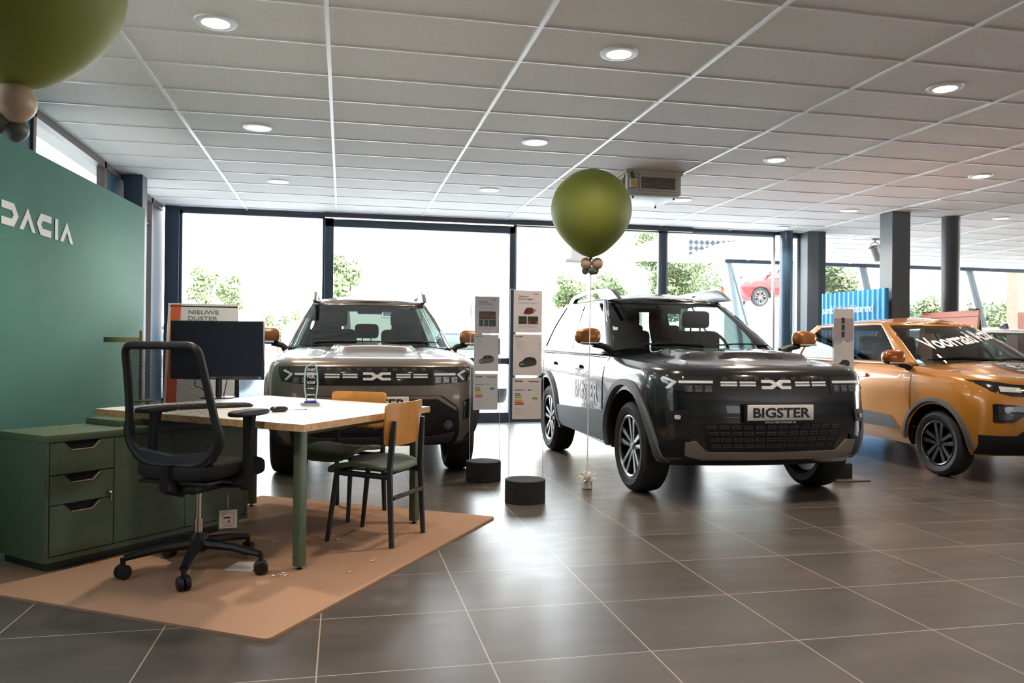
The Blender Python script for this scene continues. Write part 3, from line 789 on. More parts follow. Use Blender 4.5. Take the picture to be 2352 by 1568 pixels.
# ------------------------------------------------------------------ other cars (behind, and out in the yard)
def plain_car(name, label, loc, rz, paint, L=4.2, w=.88, hz=0, group=None, cat='car', hatch=False, extra=None):
    d = dict(BIG, name=name, label=label, loc=loc, rz=rz, paint=paint, roofmat=paint, len=L, w=w, detail=False, mirror=(w+.13, 1.3, 1.15, paint, .9), group=group)
    if hatch: d.update(levels=levels_hatch(L, w), green=green_hatch(L, w), cowl=.85, wf=.75, wb=L-1.5, wr=.31, tw=.19, arch=.37, feat=None, mirror=(w+.12, 1.1, 1.08, paint, .9))
    else: d.update(levels=levels_suv(L, w), green=green_suv(L, w), wf=.78, wb=L-1.6, wr=.34, arch=.4, feat=None)
    t, bv, gv, wsb = build_car(d)
    zl = .84 if hatch else .88
    for s in (-1, 1):
        poly_on('headlight', rnd_poly([(s*.4, zl-.06), (s*(w-.06), zl-.03), (s*(w-.04), zl+.03), (s*.45, zl)][::s], .012), 'front', bv, mat('projector_dim', (0, 0, 0)), t, .006, .02, .05)
        poly_on('tail_light', rnd_poly([(s*(w-.3), zl-.05), (s*(w-.04), zl-.05), (s*(w-.04), zl+.06), (s*(w-.3), zl+.03)][::s], .012), 'rear', bv, mat('tail_red', (.5, .01, .01), .2, coat=1), t, .006, .02, .05)
    for y, v in ((0, 'front'), (L, 'rear')):
        pp = poly_on('number_plate', [(-.26, .5), (.26, .5), (.26, .61), (-.26, .61)], v, bv, mat('plate_yellow', (.7, .5, .05), .4), t, .02, .02, .1)
    poly_on('grille', rnd_poly([(-.38, zl-.05), (.38, zl-.05), (.36, zl-.15), (-.36, zl-.15)], .01), 'front', bv, gblack(), t, .006, .02, .05)
    return t, bv, gv
wh = mat('paint_white', (.62, .63, .63), .25, 0, 1); silv = mat('paint_silver', (.35, .37, .39), .25, .6, 1); redp = mat('paint_red', (.55, .012, .02), .25, 0, 1); dblu = mat('paint_dark', (.02, .03, .045), .2, .2, 1)
tw_, bvw, gvw = plain_car('hatchback', 'white car with black rear hatch and shark fin aerial behind the yellow hatchback', (9.25, 13.0, 0), R(180), wh, L=4.0, hatch=True)
bm = bmesh.new(); prism(bm, [(0, 0), (.16, 0), (.13, .075), (.09, .06)], -.02, .02, plane_mtx((0, 3.3, 1.445), (0, 1, 0), (0, 0, 1))); bmobj('shark_fin', bm, mat('fin_blue', (.02, .025, .1), .3, coat=1), tw_)

# ------------------------------------------------------------------ the room
CZ = 3.006; YF = 11.6
X0, X1, YB, YW = -2.45, 19.0, -4.5, 15.5
def struct(name, bm, m, parent=None, smooth=False):
    o = bmobj(name, bm, m, parent, smooth=smooth)
    if not parent: o['kind'] = 'structure'
    return o
def floor_mat():
    m = bpy.data.materials.new('floor_tiles'); m.use_nodes = True; nt = m.node_tree; b = nt.nodes['Principled BSDF']
    N = nt.nodes.new; L = nt.links.new
    tc = N('ShaderNodeTexCoord'); mp = N('ShaderNodeMapping'); mp.inputs['Location'].default_value = (FX0, FY0, 0)
    mp.vector_type = 'POINT'
    L(tc.outputs['Object'], mp.inputs['Vector'])
    sep = N('ShaderNodeSeparateXYZ'); L(mp.outputs[0], sep.inputs[0])
    def line(out, size, w_):
        a = N('ShaderNodeMath'); a.operation = 'DIVIDE'; a.inputs[1].default_value = size; L(out, a.inputs[0])
        f = N('ShaderNodeMath'); f.operation = 'FRACT'; L(a.outputs[0], f.inputs[0])
        s = N('ShaderNodeMath'); s.operation = 'SUBTRACT'; L(f.outputs[0], s.inputs[0]); s.inputs[1].default_value = .5
        ab = N('ShaderNodeMath'); ab.operation = 'ABSOLUTE'; L(s.outputs[0], ab.inputs[0])
        g_ = N('ShaderNodeMath'); g_.operation = 'GREATER_THAN'; g_.inputs[1].default_value = .5-w_/size/2; L(ab.outputs[0], g_.inputs[0]); 
        fl = N('ShaderNodeMath'); fl.operation = 'FLOOR'; L(a.outputs[0], fl.inputs[0]); return g_, fl
    gx, fx = line(sep.outputs[0], FSX, .005); gy, fy = line(sep.outputs[1], FSY, .005)
    mx = N('ShaderNodeMath'); mx.operation = 'MAXIMUM'; L(gx.outputs[0], mx.inputs[0]); L(gy.outputs[0], mx.inputs[1])
    cb = N('ShaderNodeCombineXYZ'); L(fx.outputs[0], cb.inputs[0]); L(fy.outputs[0], cb.inputs[1])
    wn = N('ShaderNodeTexWhiteNoise'); L(cb.outputs[0], wn.inputs['Vector'])
    n1 = N('ShaderNodeTexNoise'); n1.inputs['Scale'].default_value = 3; n1.inputs['Detail'].default_value = 6
    mp2 = N('ShaderNodeMapping'); mp2.inputs['Scale'].default_value = (.5, 1.6, 1); L(tc.outputs['Object'], mp2.inputs['Vector']); L(mp2.outputs[0], n1.inputs['Vector'])
    rp = N('ShaderNodeValToRGB'); rp.color_ramp.elements[0].position = .3; rp.color_ramp.elements[0].color = (.054, .046, .040, 1); rp.color_ramp.elements[1].position = .72; rp.color_ramp.elements[1].color = (.088, .074, .063, 1)
    L(n1.outputs['Fac'], rp.inputs['Fac'])
    hv = N('ShaderNodeHueSaturation'); mr = N('ShaderNodeMapRange'); mr.inputs['To Min'].default_value = .9; mr.inputs['To Max'].default_value = 1.12; L(wn.outputs['Value'], mr.inputs['Value']); L(mr.outputs[0], hv.inputs['Value']); L(rp.outputs['Color'], hv.inputs['Color'])
    mc = N('ShaderNodeMixRGB'); L(mx.outputs[0], mc.inputs['Fac']); L(hv.outputs['Color'], mc.inputs['Color1']); mc.inputs['Color2'].default_value = (.33, .27, .22, 1)
    L(mc.outputs[0], b.inputs['Base Color'])
    n2 = N('ShaderNodeTexNoise'); n2.inputs['Scale'].default_value = 7; n2.inputs['Detail'].default_value = 5; L(mp2.outputs[0], n2.inputs['Vector'])
    r2 = N('ShaderNodeMapRange'); r2.inputs['To Min'].default_value = .25; r2.inputs['To Max'].default_value = .38; L(n2.outputs['Fac'], r2.inputs['Value']); L(r2.outputs[0], b.inputs['Roughness'])
    bp = N('ShaderNodeBump'); bp.inputs['Strength'].default_value = .25; bp.inputs['Distance'].default_value = .002; bp.invert = True; L(mx.outputs[0], bp.inputs['Height']); L(bp.outputs[0], b.inputs['Normal'])
    b.inputs['Specular IOR Level'].default_value = .45
    return m
# tile grid measured from the joints
h_ = CAMH
FSX, FSY = .5341*h_, .5062*h_
FX0, FY0 = .0674*h_, -(2.9591*h_)
bm = bmesh.new(); fl = [bm.verts.new(p) for p in ((X0-.3, YB, 0), (X1, YB, 0), (X1, YW+.3, 0), (7.9, YW+.3, 0), (7.9, YF+.12, 0), (X0-.3, YF+.12, 0))]; bm.faces.new(fl)
o = bmobj('floor', bm, floor_mat(), smooth=False); o['kind'] = 'structure'
# ceiling: panels (material speckle) with real hanging rails
cm = mat('ceiling_panel', (.84, .80, .76), .9, noise=.06, nscale=90)
bm = bmesh.new(); box(bm, X0-.3, X1, YB, YF+.12, CZ, CZ+.25); box(bm, 7.9, X1, YF+.12, YW+.3, CZ, CZ+.25)
struct('ceiling', bm, cm)
CSX, CSY = 1.057*h_*1.0105, .5018*h_*1.0105; CX, CY = -.0911*h_*1.0105, 3.8928*h_*1.0105
bm = bmesh.new(); k = -3
while True:
    x = CX+k*CSX
    if x > X1: break
    if x > X0: box(bm, x-.012, x+.012, YB, YF+.1 if x < 7.9 else YW, CZ-.012, CZ+.002)
    k += 1
k = -16
while True:
    y = CY+k*CSY
    if y > YW: break
    if y > YB: box(bm, X0 if y < YF else 7.9, X1, y-.007, y+.007, CZ-.007, CZ+.002)
    k += 1
struct('trim_1', bm, mat('ceiling_rail', (.85, .86, .86), .3, .0))
FR = mat('frame_blue_grey', (.035, .055, .085), .45, noise=.05); FL = mat('frame_light_grey', (.30, .33, .34), .5)
GL = glass('window_glass', (.93, .97, .96), f0=1.45)
def pane(name, pts, m=GL):
    bm = bmesh.new(); bm.faces.new([bm.verts.new(p) for p in pts]); return struct(name, bm, m)
def xb(u, y=YF, v=700): return aty(u, v, y).x
# back facade frames
def postbox(bm, xa, xb_, ya, yb, z0=0, z1=CZ): box(bm, xa, xb_, ya, yb, z0, z1, .004)
bm = bmesh.new(); postbox(bm, xb(378), xb(411), YF-.05, YF+.2); struct('wall_corner_column', bm, mat('column_blue', (.045, .07, .11), .5))
xL, xP1, xP2, xD2, xD3 = xb(411), xb(745), xb(765), xb(1168), xb(1180)
xM1, xM2, xC1, xC2, xC3, xC4 = xb(1516), xb(1530), xb(1779), xb(1812), xb(1834), xb(1888)
bm = bmesh.new()
box(bm, xL, xP1, YF-.02, YF+.06, CZ-.05, CZ); box(bm, xL, xP1, YF-.02, YF+.06, 0, .10); struct('trim_2', bm, FR)
wn = 1
def window(x0, x1, z0=.1, z1=CZ-.05, y=YF+.02):
    global wn
    bm = bmesh.new(); t_ = .035
    box(bm, x0, x0+t_, y-.03, y+.03, z0, z1); box(bm, x1-t_, x1, y-.03, y+.03, z0, z1); box(bm, x0, x1, y-.03, y+.03, z0, z0+t_); box(bm, x0, x1, y-.03, y+.03, z1-t_, z1)
    w_ = struct('window_%d' % wn, bm, FL if x0 > 2 else FR); bm = bmesh.new()
    bm.faces.new([bm.verts.new(p) for p in ((x0+t_, y, z0+t_), (x1-t_, y, z0+t_), (x1-t_, y, z1-t_), (x0+t_, y, z1-t_))]); struct('pane', bm, GL, w_); wn += 1; return w_
window(xL, xP1)
# sliding door
bm = bmesh.new(); box(bm, xP1, xP2, YF-.06, YF+.08, 0, CZ-.08, .004); box(bm, xD2, xD3, YF-.06, YF+.08, 0, CZ-.1, .004)
box(bm, xP1, xD3, YF-.06, YF+.08, CZ-.2, CZ-.09, .004); box(bm, xP2, xD2, YF-.05, YF+.05, 0, .14, .004); box(bm, xP2, xD2, YF-.04, YF+.04, .86, .95, .004)
d1 = struct('door_1', bm, FR)
bm = bmesh.new(); box(bm, xD2-.20, xD2-.14, YF-.09, YF-.06, 1.0, 1.25, .008); struct('door_handle', bm, mat('door_handle_metal', (.4, .41, .42), .3, 1), d1)
bm = bmesh.new(); bm.faces.new([bm.verts.new(p) for p in ((xP2, YF, .14), (xD2, YF, .14), (xD2, YF, .86), (xP2, YF, .86))]); bm.faces.new([bm.verts.new(p) for p in ((xP2, YF, .95), (xD2, YF, .95), (xD2, YF, CZ-.2), (xP2, YF, CZ-.2))]); struct('pane', bm, GL, d1)
bm = bmesh.new(); box(bm, xP1-.02, aty(1585, 520, YF).x, YF-.14, YF-.07, CZ-.075, CZ-.01, .004); struct('trim_3', bm, mat('rail_dark', (.03, .035, .045), .4))
window(xD3, xM1); window(xM2-.02, xC1); window(xC2+.01, xC3)
bm = bmesh.new(); box(bm, xM1, xM2-.02, YF-.04, YF+.06, 0, CZ); box(bm, xD3, xC3, YF-.02, YF+.06, 0, .10); box(bm, xD3, xC3, YF-.02, YF+.06, CZ-.05, CZ); struct('trim_4', bm, FR)
bm = bmesh.new(); lathe(bm, [(.1, 0), (.1, CZ)], ((xC1+xC2)/2, YF-.12, 0), 32); struct('wall_round_post', bm, mat('post_navy', (.02, .045, .075), .3), smooth=True)
bm = bmesh.new(); box(bm, xC3, xC3+.2, YF-.25, YF+.1, 0, CZ, .004); struct('wall_pier', bm, mat('pier_grey', (.10, .125, .14), .5))
bm = bmesh.new(); xx = xC3+.2
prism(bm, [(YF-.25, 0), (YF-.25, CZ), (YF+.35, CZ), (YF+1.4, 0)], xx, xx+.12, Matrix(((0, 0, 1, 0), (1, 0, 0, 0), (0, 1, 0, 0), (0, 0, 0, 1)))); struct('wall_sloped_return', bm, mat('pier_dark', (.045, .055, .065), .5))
# wing behind: sloped glazing
bm = bmesh.new(); zt = CZ-.02; zm_ = 0; yt, ybm = YW, YW-.95
box(bm, 7.9, X1, YW-.05, YW+.05, CZ-.07, CZ)
struct('trim_5', bm, FR)
def slopew(xa, xb_):
    global wn
    bm = bmesh.new()
    for x in (xa, xb_-.04): prism(bm, [(ybm-.03, 0), (yt-.03, CZ-.07), (yt+.05, CZ-.07), (ybm+.05, 0)], x, x+.10, Matrix(((0, 0, 1, 0), (1, 0, 0, 0), (0, 1, 0, 0), (0, 0, 0, 1))))
    w_ = struct('window_%d' % wn, bm, mat('mullion_light', (.35, .42, .46), .5)); wn += 1
    bm = bmesh.new(); bm.faces.new([bm.verts.new(p) for p in ((xa+.1, ybm, 0), (xb_-.04, ybm, 0), (xb_-.04, yt, CZ-.07), (xa+.1, yt, CZ-.07))]); struct('pane', bm, GL, w_)
slopew(7.95, 11.16); slopew(11.2, 13.91); slopew(13.95, 16.6); slopew(16.7, 18.9)
# freestanding columns
p = atz(2056, 489, CZ)
bm = bmesh.new(); box(bm, p.x-.14, p.x+.14, p.y-.13, p.y+.13, 0, CZ, .006, Matrix.Translation((0, 0, 0))); struct('wall_square_column', bm, mat('column_grey', (.085, .1, .11), .5))
p = atz(2184, 498, CZ)
bm = bmesh.new(); lathe(bm, [(.118, 0), (.118, CZ)], (p.x, p.y, 0), 40); struct('wall_round_column', bm, mat('column_round', (.07, .075, .08), .4), smooth=True)
# left wall
LB = mat('panel_blue', (.02, .06, .10), .4)
bm = bmesh.new(); box(bm, -2.40, -2.20, 9.5, 9.72, 0, CZ, .006); struct('wall_left_column', bm, mat('column_blue', (0, 0, 0)))
bm = bmesh.new(); box(bm, -2.52, -2.44, 8.95, 9.55, 0, CZ); box(bm, -2.52, -2.44, 11.0, 11.7, 0, CZ); box(bm, -2.52, -2.44, 5.9, 6.95, 0, CZ); box(bm, -2.52, -2.44, YB, 1.5, 0, CZ); struct('wall_left', bm, LB)
bm = bmesh.new(); box(bm, -2.50, -2.42, 1.5, YF, CZ-.07, CZ); box(bm, -2.50, -2.45, 1.5, YF, CZ-.36, CZ-.345); box(bm, -2.50, -2.42, 1.5, YF, 0, .1)
for y in (8.88, 9.72, 10.95, 6.95, 3.7): box(bm, -2.50, -2.42, y, y+.06, 0, CZ)
struct('trim_6', bm, mat('frame_brown', (.10, .075, .07), .4))
for (a, b) in ((1.5, 3.7), (3.76, 5.9), (7.0, 8.9), (9.75, 10.97)):
    pane('window_%d' % wn, ((-2.47, a, .1), (-2.47, b, .1), (-2.47, b, CZ-.07), (-2.47, a, CZ-.07))); wn += 1
# remaining walls, out of frame, closing the room
WG = mat('wall_plaster', (.16, .15, .14), .9)
bm = bmesh.new(); box(bm, X0-.1, 5, YB-.1, YB, 0, CZ); box(bm, 12, X1, YB-.1, YB, 0, CZ); box(bm, 5, 12, YB-.1, YB, 0, .9); box(bm, 5, 12, YB-.1, YB, 2.4, CZ); struct('wall_behind', bm, WG)
pane('window_%d' % wn, ((5, YB-.05, .9), (12, YB-.05, .9), (12, YB-.05, 2.4), (5, YB-.05, 2.4))); wn += 1  # unseen window, added to let soft fill in from behind the camera
bm = bmesh.new(); box(bm, X1, X1+.1, YB, YW, 0, .6); box(bm, X1, X1+.1, YB, 2, 0, CZ); struct('wall_right', bm, WG)
# downlights in their grid
lampm = mat('lamp_glow', (1, .95, .86), .5, emit=14); ringm = mat('lamp_ring', (.72, .72, .7), .35)
def downlight(label, x, y, vis=True, group=None):
    t = thing('ceiling_light', label, 'ceiling light', (x, y, CZ), 0, group)
    bm = bmesh.new(); lathe(bm, [(.075, .0), (.078, -.012), (.085, -.014), (.118, -.010), (.122, 0)], (0, 0, 0), 32); bmobj('trim_ring', bm, ringm, t)
    bm = bmesh.new(); lathe(bm, [(0, -.014), (.05, -.013), (.072, -.006), (.076, -.001)], (0, 0, 0), 24); bmobj('diffuser', bm, lampm, t)
    bm = bmesh.new(); lathe(bm, [(0, -.026), (.006, -.024), (.006, -.012)], (0, 0, 0), 8); bmobj('centre_screw', bm, ringm, t)
    ld = bpy.data.lights.new('ceiling_lamp', 'SPOT'); ld.energy = 60; ld.color = (1, .84, .68); ld.spot_size = R(125); ld.spot_blend = .8; ld.shadow_soft_size = .07
    l = bpy.data.objects.new('ceiling_lamp', ld); COL.objects.link(l); l.location = (x, y, CZ-.04)
LX = [-.74, 1.70, 4.18, 6.67, 9.1, 11.6]
names = {(-.74, 4.86): 'large round ceiling light at top left, above the desk', (1.70, 4.78): 'large round ceiling light above right of the picture centre', (4.18, 4.87): 'large round ceiling light at top right',
 (-.74, 7.15): 'ceiling light in the second row, leftmost', (1.70, 7.04): 'ceiling light in the second row, above the sign stands', (4.18, 7.12): 'ceiling light in the second row, right of the air heater', (6.67, 7.25): 'ceiling light in the second row, near the right edge',
 (-.74, 9.48): 'ceiling light in the third row, leftmost near the window', (1.70, 9.34): 'ceiling light in the third row, beside the round balloon top', (4.18, 9.35): 'ceiling light just below the air heater', (6.67, 9.5): 'ceiling light in the third row, left of the square column',
 (6.63, 11.1): 'ceiling light nearest the dark window post', (9.1, 9.5): 'ceiling light between and beyond the two columns'}
for (x, y), lb in names.items(): downlight(lb, x, y)
for x in (-.74, 1.7, 4.18, 6.67, 9.1): downlight('round ceiling light in the row above the camera', x, 2.4, group='ceiling lights overhead')
for x in (1.7, 4.18, 6.67): downlight('round ceiling light in the row behind the camera', x, 0, group='ceiling lights behind')
downlight('ceiling light at the far right wing', 11.6, 7.1); downlight('ceiling light in the far right wing by the glass', 11.6, 11.5)
# ------------------------------------------------------------------ green partition with wordmark
P0 = Vector((-2.22, 2.9, 0)); P1 = Vector(atx(333, 480, -1.846)); P1.z = 0; Pn = Vector(atx(0, 306, -2.05)); Pn.z = 0
dr = (P1-Pn).normalized(); P0 = Pn-dr*1.6; ht = 2.4
nr = Vector((dr.y, -dr.x, 0))
mp = plane_mtx(P0, dr, (0, 0, 1)); Lp = (P1-P0).length
t = thing('partition', 'tall green partition wall with white wordmark at the left', 'partition', P0)
bm = bmesh.new(); prism(bm, [(0, 0), (Lp, 0), (Lp, ht), (0, ht)], -.06, 0, mp, .003)
o = bmobj('panel', bm, mat('partition_green', (.058, .19, .155), .75, noise=.04, nscale=4), t); o.matrix_parent_inverse = Matrix.Translation(-P0)
# wordmark measured on the panel: from pixel 0..166
def onp(u, v):
    d = ray(u, v); k = (P0-ORG).dot(nr)/d.dot(nr); q = ORG+d*k-P0; return q.dot(dr), q.z
a = onp(2, 457); b = onp(167, 565); hA = a[1]-onp(1, 512)[1]
sc = (b[0]-a[0])/((1.8+2.38))
V, Fc = polys_mesh([[(x*sc, y*hA) for x, y in p] for p in letters_dacia(1)])
o2 = flat_mesh('wordmark', V, Fc, mp @ Matrix.Translation((a[0], a[1]-hA, .004)), mat('wordmark_white', (.74, .74, .72), .6), o); o2.matrix_parent_inverse = Matrix.Translation((0, 0, 0))
for q in (o, o2): q.matrix_parent_inverse = Matrix()
o.location = -P0
# ------------------------------------------------------------------ rug
F_, Rr = atz(615, 1475), atz(1137, 1190); e1 = (Rr-F_); L1 = e1.length; e1.normalize(); e2 = Vector((-e1.y, e1.x, 0))
bm = bmesh.new(); prism(bm, rnd_poly([(0, 0), (L1, 0), (L1, 1.86), (0, 1.86)], .03), 0, .012, plane_mtx(F_, e1, e2)); RUG = .012
def rug_mat():
    m = mat('rug_tan', (.33, .19, .115), .95, noise=.25, nscale=420, bump=.35); return m
bm2 = bm; ob = bmobj('rug', bm2, rug_mat()); setp(ob, 'tan square rug under the desk and chairs', 'rug')
# fluff bits on the rug
k = 0
for (u, v, s) in ((650, 1322, .05), (855, 1288, .04), (803, 1316, .022), (632, 1245, .022), (776, 1240, .03), (765, 1230, .016), (705, 1238, .014), (660, 1190+40, .015)):
    p = atz(u, v, RUG); bm = bmesh.new()
    for i in range(14):
        a_ = random.random()*6.28; r_ = s*random.random(); c = Vector((p.x+r_*math.cos(a_), p.y+r_*math.sin(a_), RUG+.004*random.random()))
        q = [c+Vector((random.uniform(-1, 1)*s*.3, random.uniform(-1, 1)*s*.3, random.uniform(.001, .006))) for _ in range(4)]
        try: bm.faces.new([bm.verts.new(x) for x in q])
        except ValueError: pass
    bmesh.ops.remove_doubles(bm, verts=bm.verts, dist=1e-6)
    ob = bmobj('fluff', bm, mat('fluff_white', (.7, .65, .6), .9)); setp(ob, ['whitish fluff patch beside the near desk leg', 'whitish fluff on the rug right of the desk leg', 'small fluff bit above the rug fluff patch', 'small fluff bit at the left, near the cabinet end', 'fluff bit between the visitor chairs, larger', 'fluff bit between the visitor chairs, smaller', 'tiny fluff bit just right of the near desk leg', 'tiny fluff bit left of the near desk leg'][k], 'fluff'); k += 1
# ------------------------------------------------------------------ cabinet
GR = mat('cabinet_green', (.075, .108, .062), .45, noise=.05); GRt = GR
A = atz(100, 1325); B = atz(568, 1185, .07); B.z = 0
dx = (B-A).normalized(); Lc = (B-A).length; dy = Vector((-dx.y, dx.x, 0)); DC = .44; HC = .68
cab_t = thing('cabinet', 'long green drawer cabinet carrying the desk', 'cabinet', A, math.atan2(dx.y, dx.x))
def cb(name, x0, x1, y0, y1, z0, z1, m, parent=None, bev=.002):
    bm = bmesh.new(); box(bm, x0, x1, y0, y1, z0, z1, bev); return bmobj(name, bm, m, parent or cab_t)
W1 = (atz(288, 1262, .07)-A).dot(dx)
cb('top', 0, Lc, 0, DC, HC-.035, HC, GR); cb('plinth', .03, Lc-.03, .04, DC-.03, RUG, .06, mat('plinth_dark', (.02, .025, .02), .6))
bm = bmesh.new(); box(bm, 0, .02, 0, DC, .06, HC-.035); box(bm, Lc-.02, Lc, 0, DC, .06, HC-.035); box(bm, .02, Lc-.02, .022, DC, .06, HC-.036); box(bm, .02, Lc-.02, 0, DC, .06, .085); bmobj('body', bm, GR, cab_t, smooth=False)
zt = HC-.04
def front_panel(name, x0, x1, z0, z1, notch=True):
    bm = bmesh.new(); c = (x0+x1)/2; hw, hb, d = .095, .055, .04
    if notch: pl = [(x0, z0), (x1, z0), (x1, z1), (c+hw, z1), (c+hb, z1-d), (c-hb, z1-d), (c-hw, z1), (x0, z1)]
    else: pl = [(x0, z0), (x1, z0), (x1, z1), (x0, z1)]
    prism(bm, pl, -.02, 0, plane_mtx((0, .0005, 0), (1, 0, 0), (0, 0, 1)) @ Matrix.Translation((0, 0, 0)))
    o = bmobj(name, bm, GR, cab_t, smooth=False); o.location.y = -.0
    if notch:
        bm = bmesh.new(); box(bm, c-hw, c+hw, .0195, .0215, z1-d-.005, z1); bmobj('grip_recess', bm, mat('recess_black', (.003, .003, .003), .8), o, smooth=False)
        bm = bmesh.new(); tube(bm, [(c+hb+.033, -.001, z1-.006), (c+hb, -.001, z1-d), (c-hb, -.001, z1-d)], .003, 6); bmobj('grip_edge', bm, mat('raw_edge', (.28, .2, .12), .6), o)
    return o
x1 = W1
rows = [(HC-.045-.15, HC-.04), (HC-.045-.15-.006-.14, HC-.045-.156), (.09, HC-.045-.15-.006-.146)]
fr_ = [front_panel('drawer', .025, x1, a_, b_) for a_, b_ in rows]
p3 = front_panel('door', x1+.006, x1+.006+(Lc-x1)/2-.015, .09, zt, False); front_panel('door', x1+.006+(Lc-x1)/2-.011, Lc-.022, .09, zt, False)
bm = bmesh.new(); lathe(bm, [(.0, -.022), (.009, -.02), (.011, -.0), (.011, .01)], (x1-.03, 0, .36), 16, 'y'); bmobj('lock', bm, mat('lock_metal', (.5, .5, .5), .25, 1), fr_[2])
bm = bmesh.new(); tube(bm, [(x1-.03, -.03, .36), (x1-.03, -.03, .335), (x1-.03, -.028, .32)], .006, 6); tube(bm, [(x1-.03+.009*math.cos(a*.7), -.03, .31+.012*math.sin(a*.7)) for a in range(9)], .0025, 6)
ob = bmobj('key_bunch', bm, mat('lock_metal', (0, 0, 0))); ob.location = A; ob.rotation_euler = (0, 0, math.atan2(dx.y, dx.x)); setp(ob, 'small metal keys hanging from the cabinet drawer lock', 'keys')
# spacer block carrying the desk
# ------------------------------------------------------------------ desk
ZD = .75
dp = [atz(u, v, ZD) for u, v in ((697, 975), (988, 933), (614, 908), (217, 938))]
lo = [(q.x, q.y) for q in dp]
desk = thing('desk', 'white desk with oak edge and green legs', 'desk', (dp[0].x, dp[0].y, 0)); off = Vector((dp[0].x, dp[0].y, 0))
loc = [(a_-off.x, b_-off.y) for a_, b_ in lo]
def inset(poly, d):
    c = Vector((sum(p[0] for p in poly)/len(poly), sum(p[1] for p in poly)/len(poly))); return [tuple(Vector(p)+(c-Vector(p)).normalized()*d) for p in poly]
bm = bmesh.new(); prism(bm, loc, ZD-.036, ZD-.0012); bmobj('desktop', bm, mat('oak_edge', (.55, .33, .16), .45, noise=.2, nscale=35), desk, smooth=False)
bm = bmesh.new(); prism(bm, inset(loc, .0015), ZD-.0012, ZD); bmobj('laminate', bm, mat('laminate_white', (.74, .73, .72), .28), desk, smooth=False)
def leg(pt, s=.024):
    q = pt-off; bm = bmesh.new(); ang = math.atan2(dx.y, dx.x)
    m_ = Matrix.Translation((q.x, q.y, 0)) @ Matrix.Rotation(ang, 4, 'Z')
    box(bm, -s, s, -s, s, RUG+.016, ZD-.036, .003, m_); o = bmobj('leg', bm, GR, desk)
    bm = bmesh.new(); lathe(bm, [(0, RUG), (.016, RUG), (.016, RUG+.006), (.006, RUG+.008), (.006, RUG+.017)], (q.x, q.y, 0), 14); bmobj('foot', bm, blk, o)
Ln = atz(687, 1312); Lf = atz(951, 1205); Lb = atz(578, 1165)
for q in (Ln, Lf, Lb): leg(Vector((q.x, q.y, 0)))
bm = bmesh.new()
q = A+dx*(Lc*.37)+dy*.12-off; m_ = Matrix.Translation((q.x, q.y, 0)) @ Matrix.Rotation(math.atan2(dx.y, dx.x), 4, 'Z')
box(bm, 0, Lc*.6, 0, .3, HC, ZD-.036, .002, m_); bmobj('spacer', bm, GR, desk)
bm = bmesh.new()
for a_, b_ in ((Ln, Lf), (Lf, Lb)):
    a2, b2 = a_-off, b_-off; tube(bm, [(a2.x, a2.y, ZD-.05), (b2.x, b2.y, ZD-.05)], .02, 4)
bmobj('under_rail', bm, GR, desk, smooth=False)
# ------------------------------------------------------------------ office chair
CC = Vector((-.69, 4.17, 0)); face = R(90-30)
oc = thing('office_chair', 'black mesh office chair on castors behind the desk', 'chair', (CC.x, CC.y, 0), face-R(90))
BK = mat('chair_black', (.007, .007, .008), .5, noise=.08, spec=.35); FB = mat('chair_fabric', (.004, .004, .005), .95, noise=.3, nscale=200)
# local frame: +y is the way the sitter looks
z0 = RUG
bm = bmesh.new(); lathe(bm, [(.045, .10), (.048, .16), (.035, .19), (.0, .19)], (0, 0, z0), 24); lathe(bm, [(0, .09), (.045, .10)], (0, 0, z0), 24); base = bmobj('base', bm, BK, oc)
ang_w = [R(a_)-(face-R(90)) for a_ in (196, 269, 338, 52, 124)]
for a_ in ang_w:
    bm = bmesh.new(); tube(bm, [(.03*math.cos(a_), .03*math.sin(a_), z0+.135), (.18*math.cos(a_), .18*math.sin(a_), z0+.125), (.33*math.cos(a_), .33*math.sin(a_), z0+.098)], [.034, .026, .02], 8, flat=(1, .8)); bmobj('base_arm', bm, BK, oc)
    c = Vector((.335*math.cos(a_), .335*math.sin(a_), z0)); bm = bmesh.new()
    tube(bm, [c+Vector((0, 0, .10)), c+Vector((0, 0, .055))], .012, 8)
    t_ = Vector((-math.sin(a_+.5), math.cos(a_+.5), 0)); m_ = plane_mtx(c+Vector((0, 0, .034)), Vector((0, 0, 1)), t_.cross(Vector((0, 0, 1))))
    for s in (-1, 1):
        b_ = bmesh.new(); lathe(b_, [(0, .004), (.028, .004), (.034, .009), (.034, .022), (.028, .028), (0, .029)], (0, 0, 0), 24)
        for v in b_.verts: v.co = m_ @ Vector((v.co.x, v.co.y, v.co.z*s))
        me_ = bpy.data.meshes.new('x'); b_.to_mesh(me_); b_.free(); bm.from_mesh(me_)
    bmobj('castor', bm, BK, oc)
bm = bmesh.new(); tube(bm, [(0, 0, z0+.17), (0, 0, .43)], .014, 16); tube(bm, [(0, 0, z0+.17), (0, 0, .27)], .022, 16); bmobj('gas_lift', bm, mat('gas_lift_metal', (.5, .42, .38), .25, 1), oc)
bm = bmesh.new(); box(bm, -.11, .11, -.16, .10, .415, .465, .02); tube(bm, [(.1, .02, .435), (.24, .03, .44)], .011, 8); tube(bm, [(.23, .03, .44), (.27, .03, .44)], .021, 12); tube(bm, [(-.1, .02, .435), (-.2, .02, .44)], .011, 8); bmobj('mechanism', bm, BK, oc)
def blob(bm, cx, cy, cz, sx, sy, sz, e=.6, sub=3, fn=None):
    r = bmesh.ops.create_icosphere(bm, subdivisions=sub, radius=1)
    for v in r['verts']:
        x, y, z = [math.copysign(abs(q)**e, q) for q in v.co]; p = Vector((cx+x*sx, cy+y*sy, cz+z*sz))
        if fn: p = fn(p)
        v.co = p
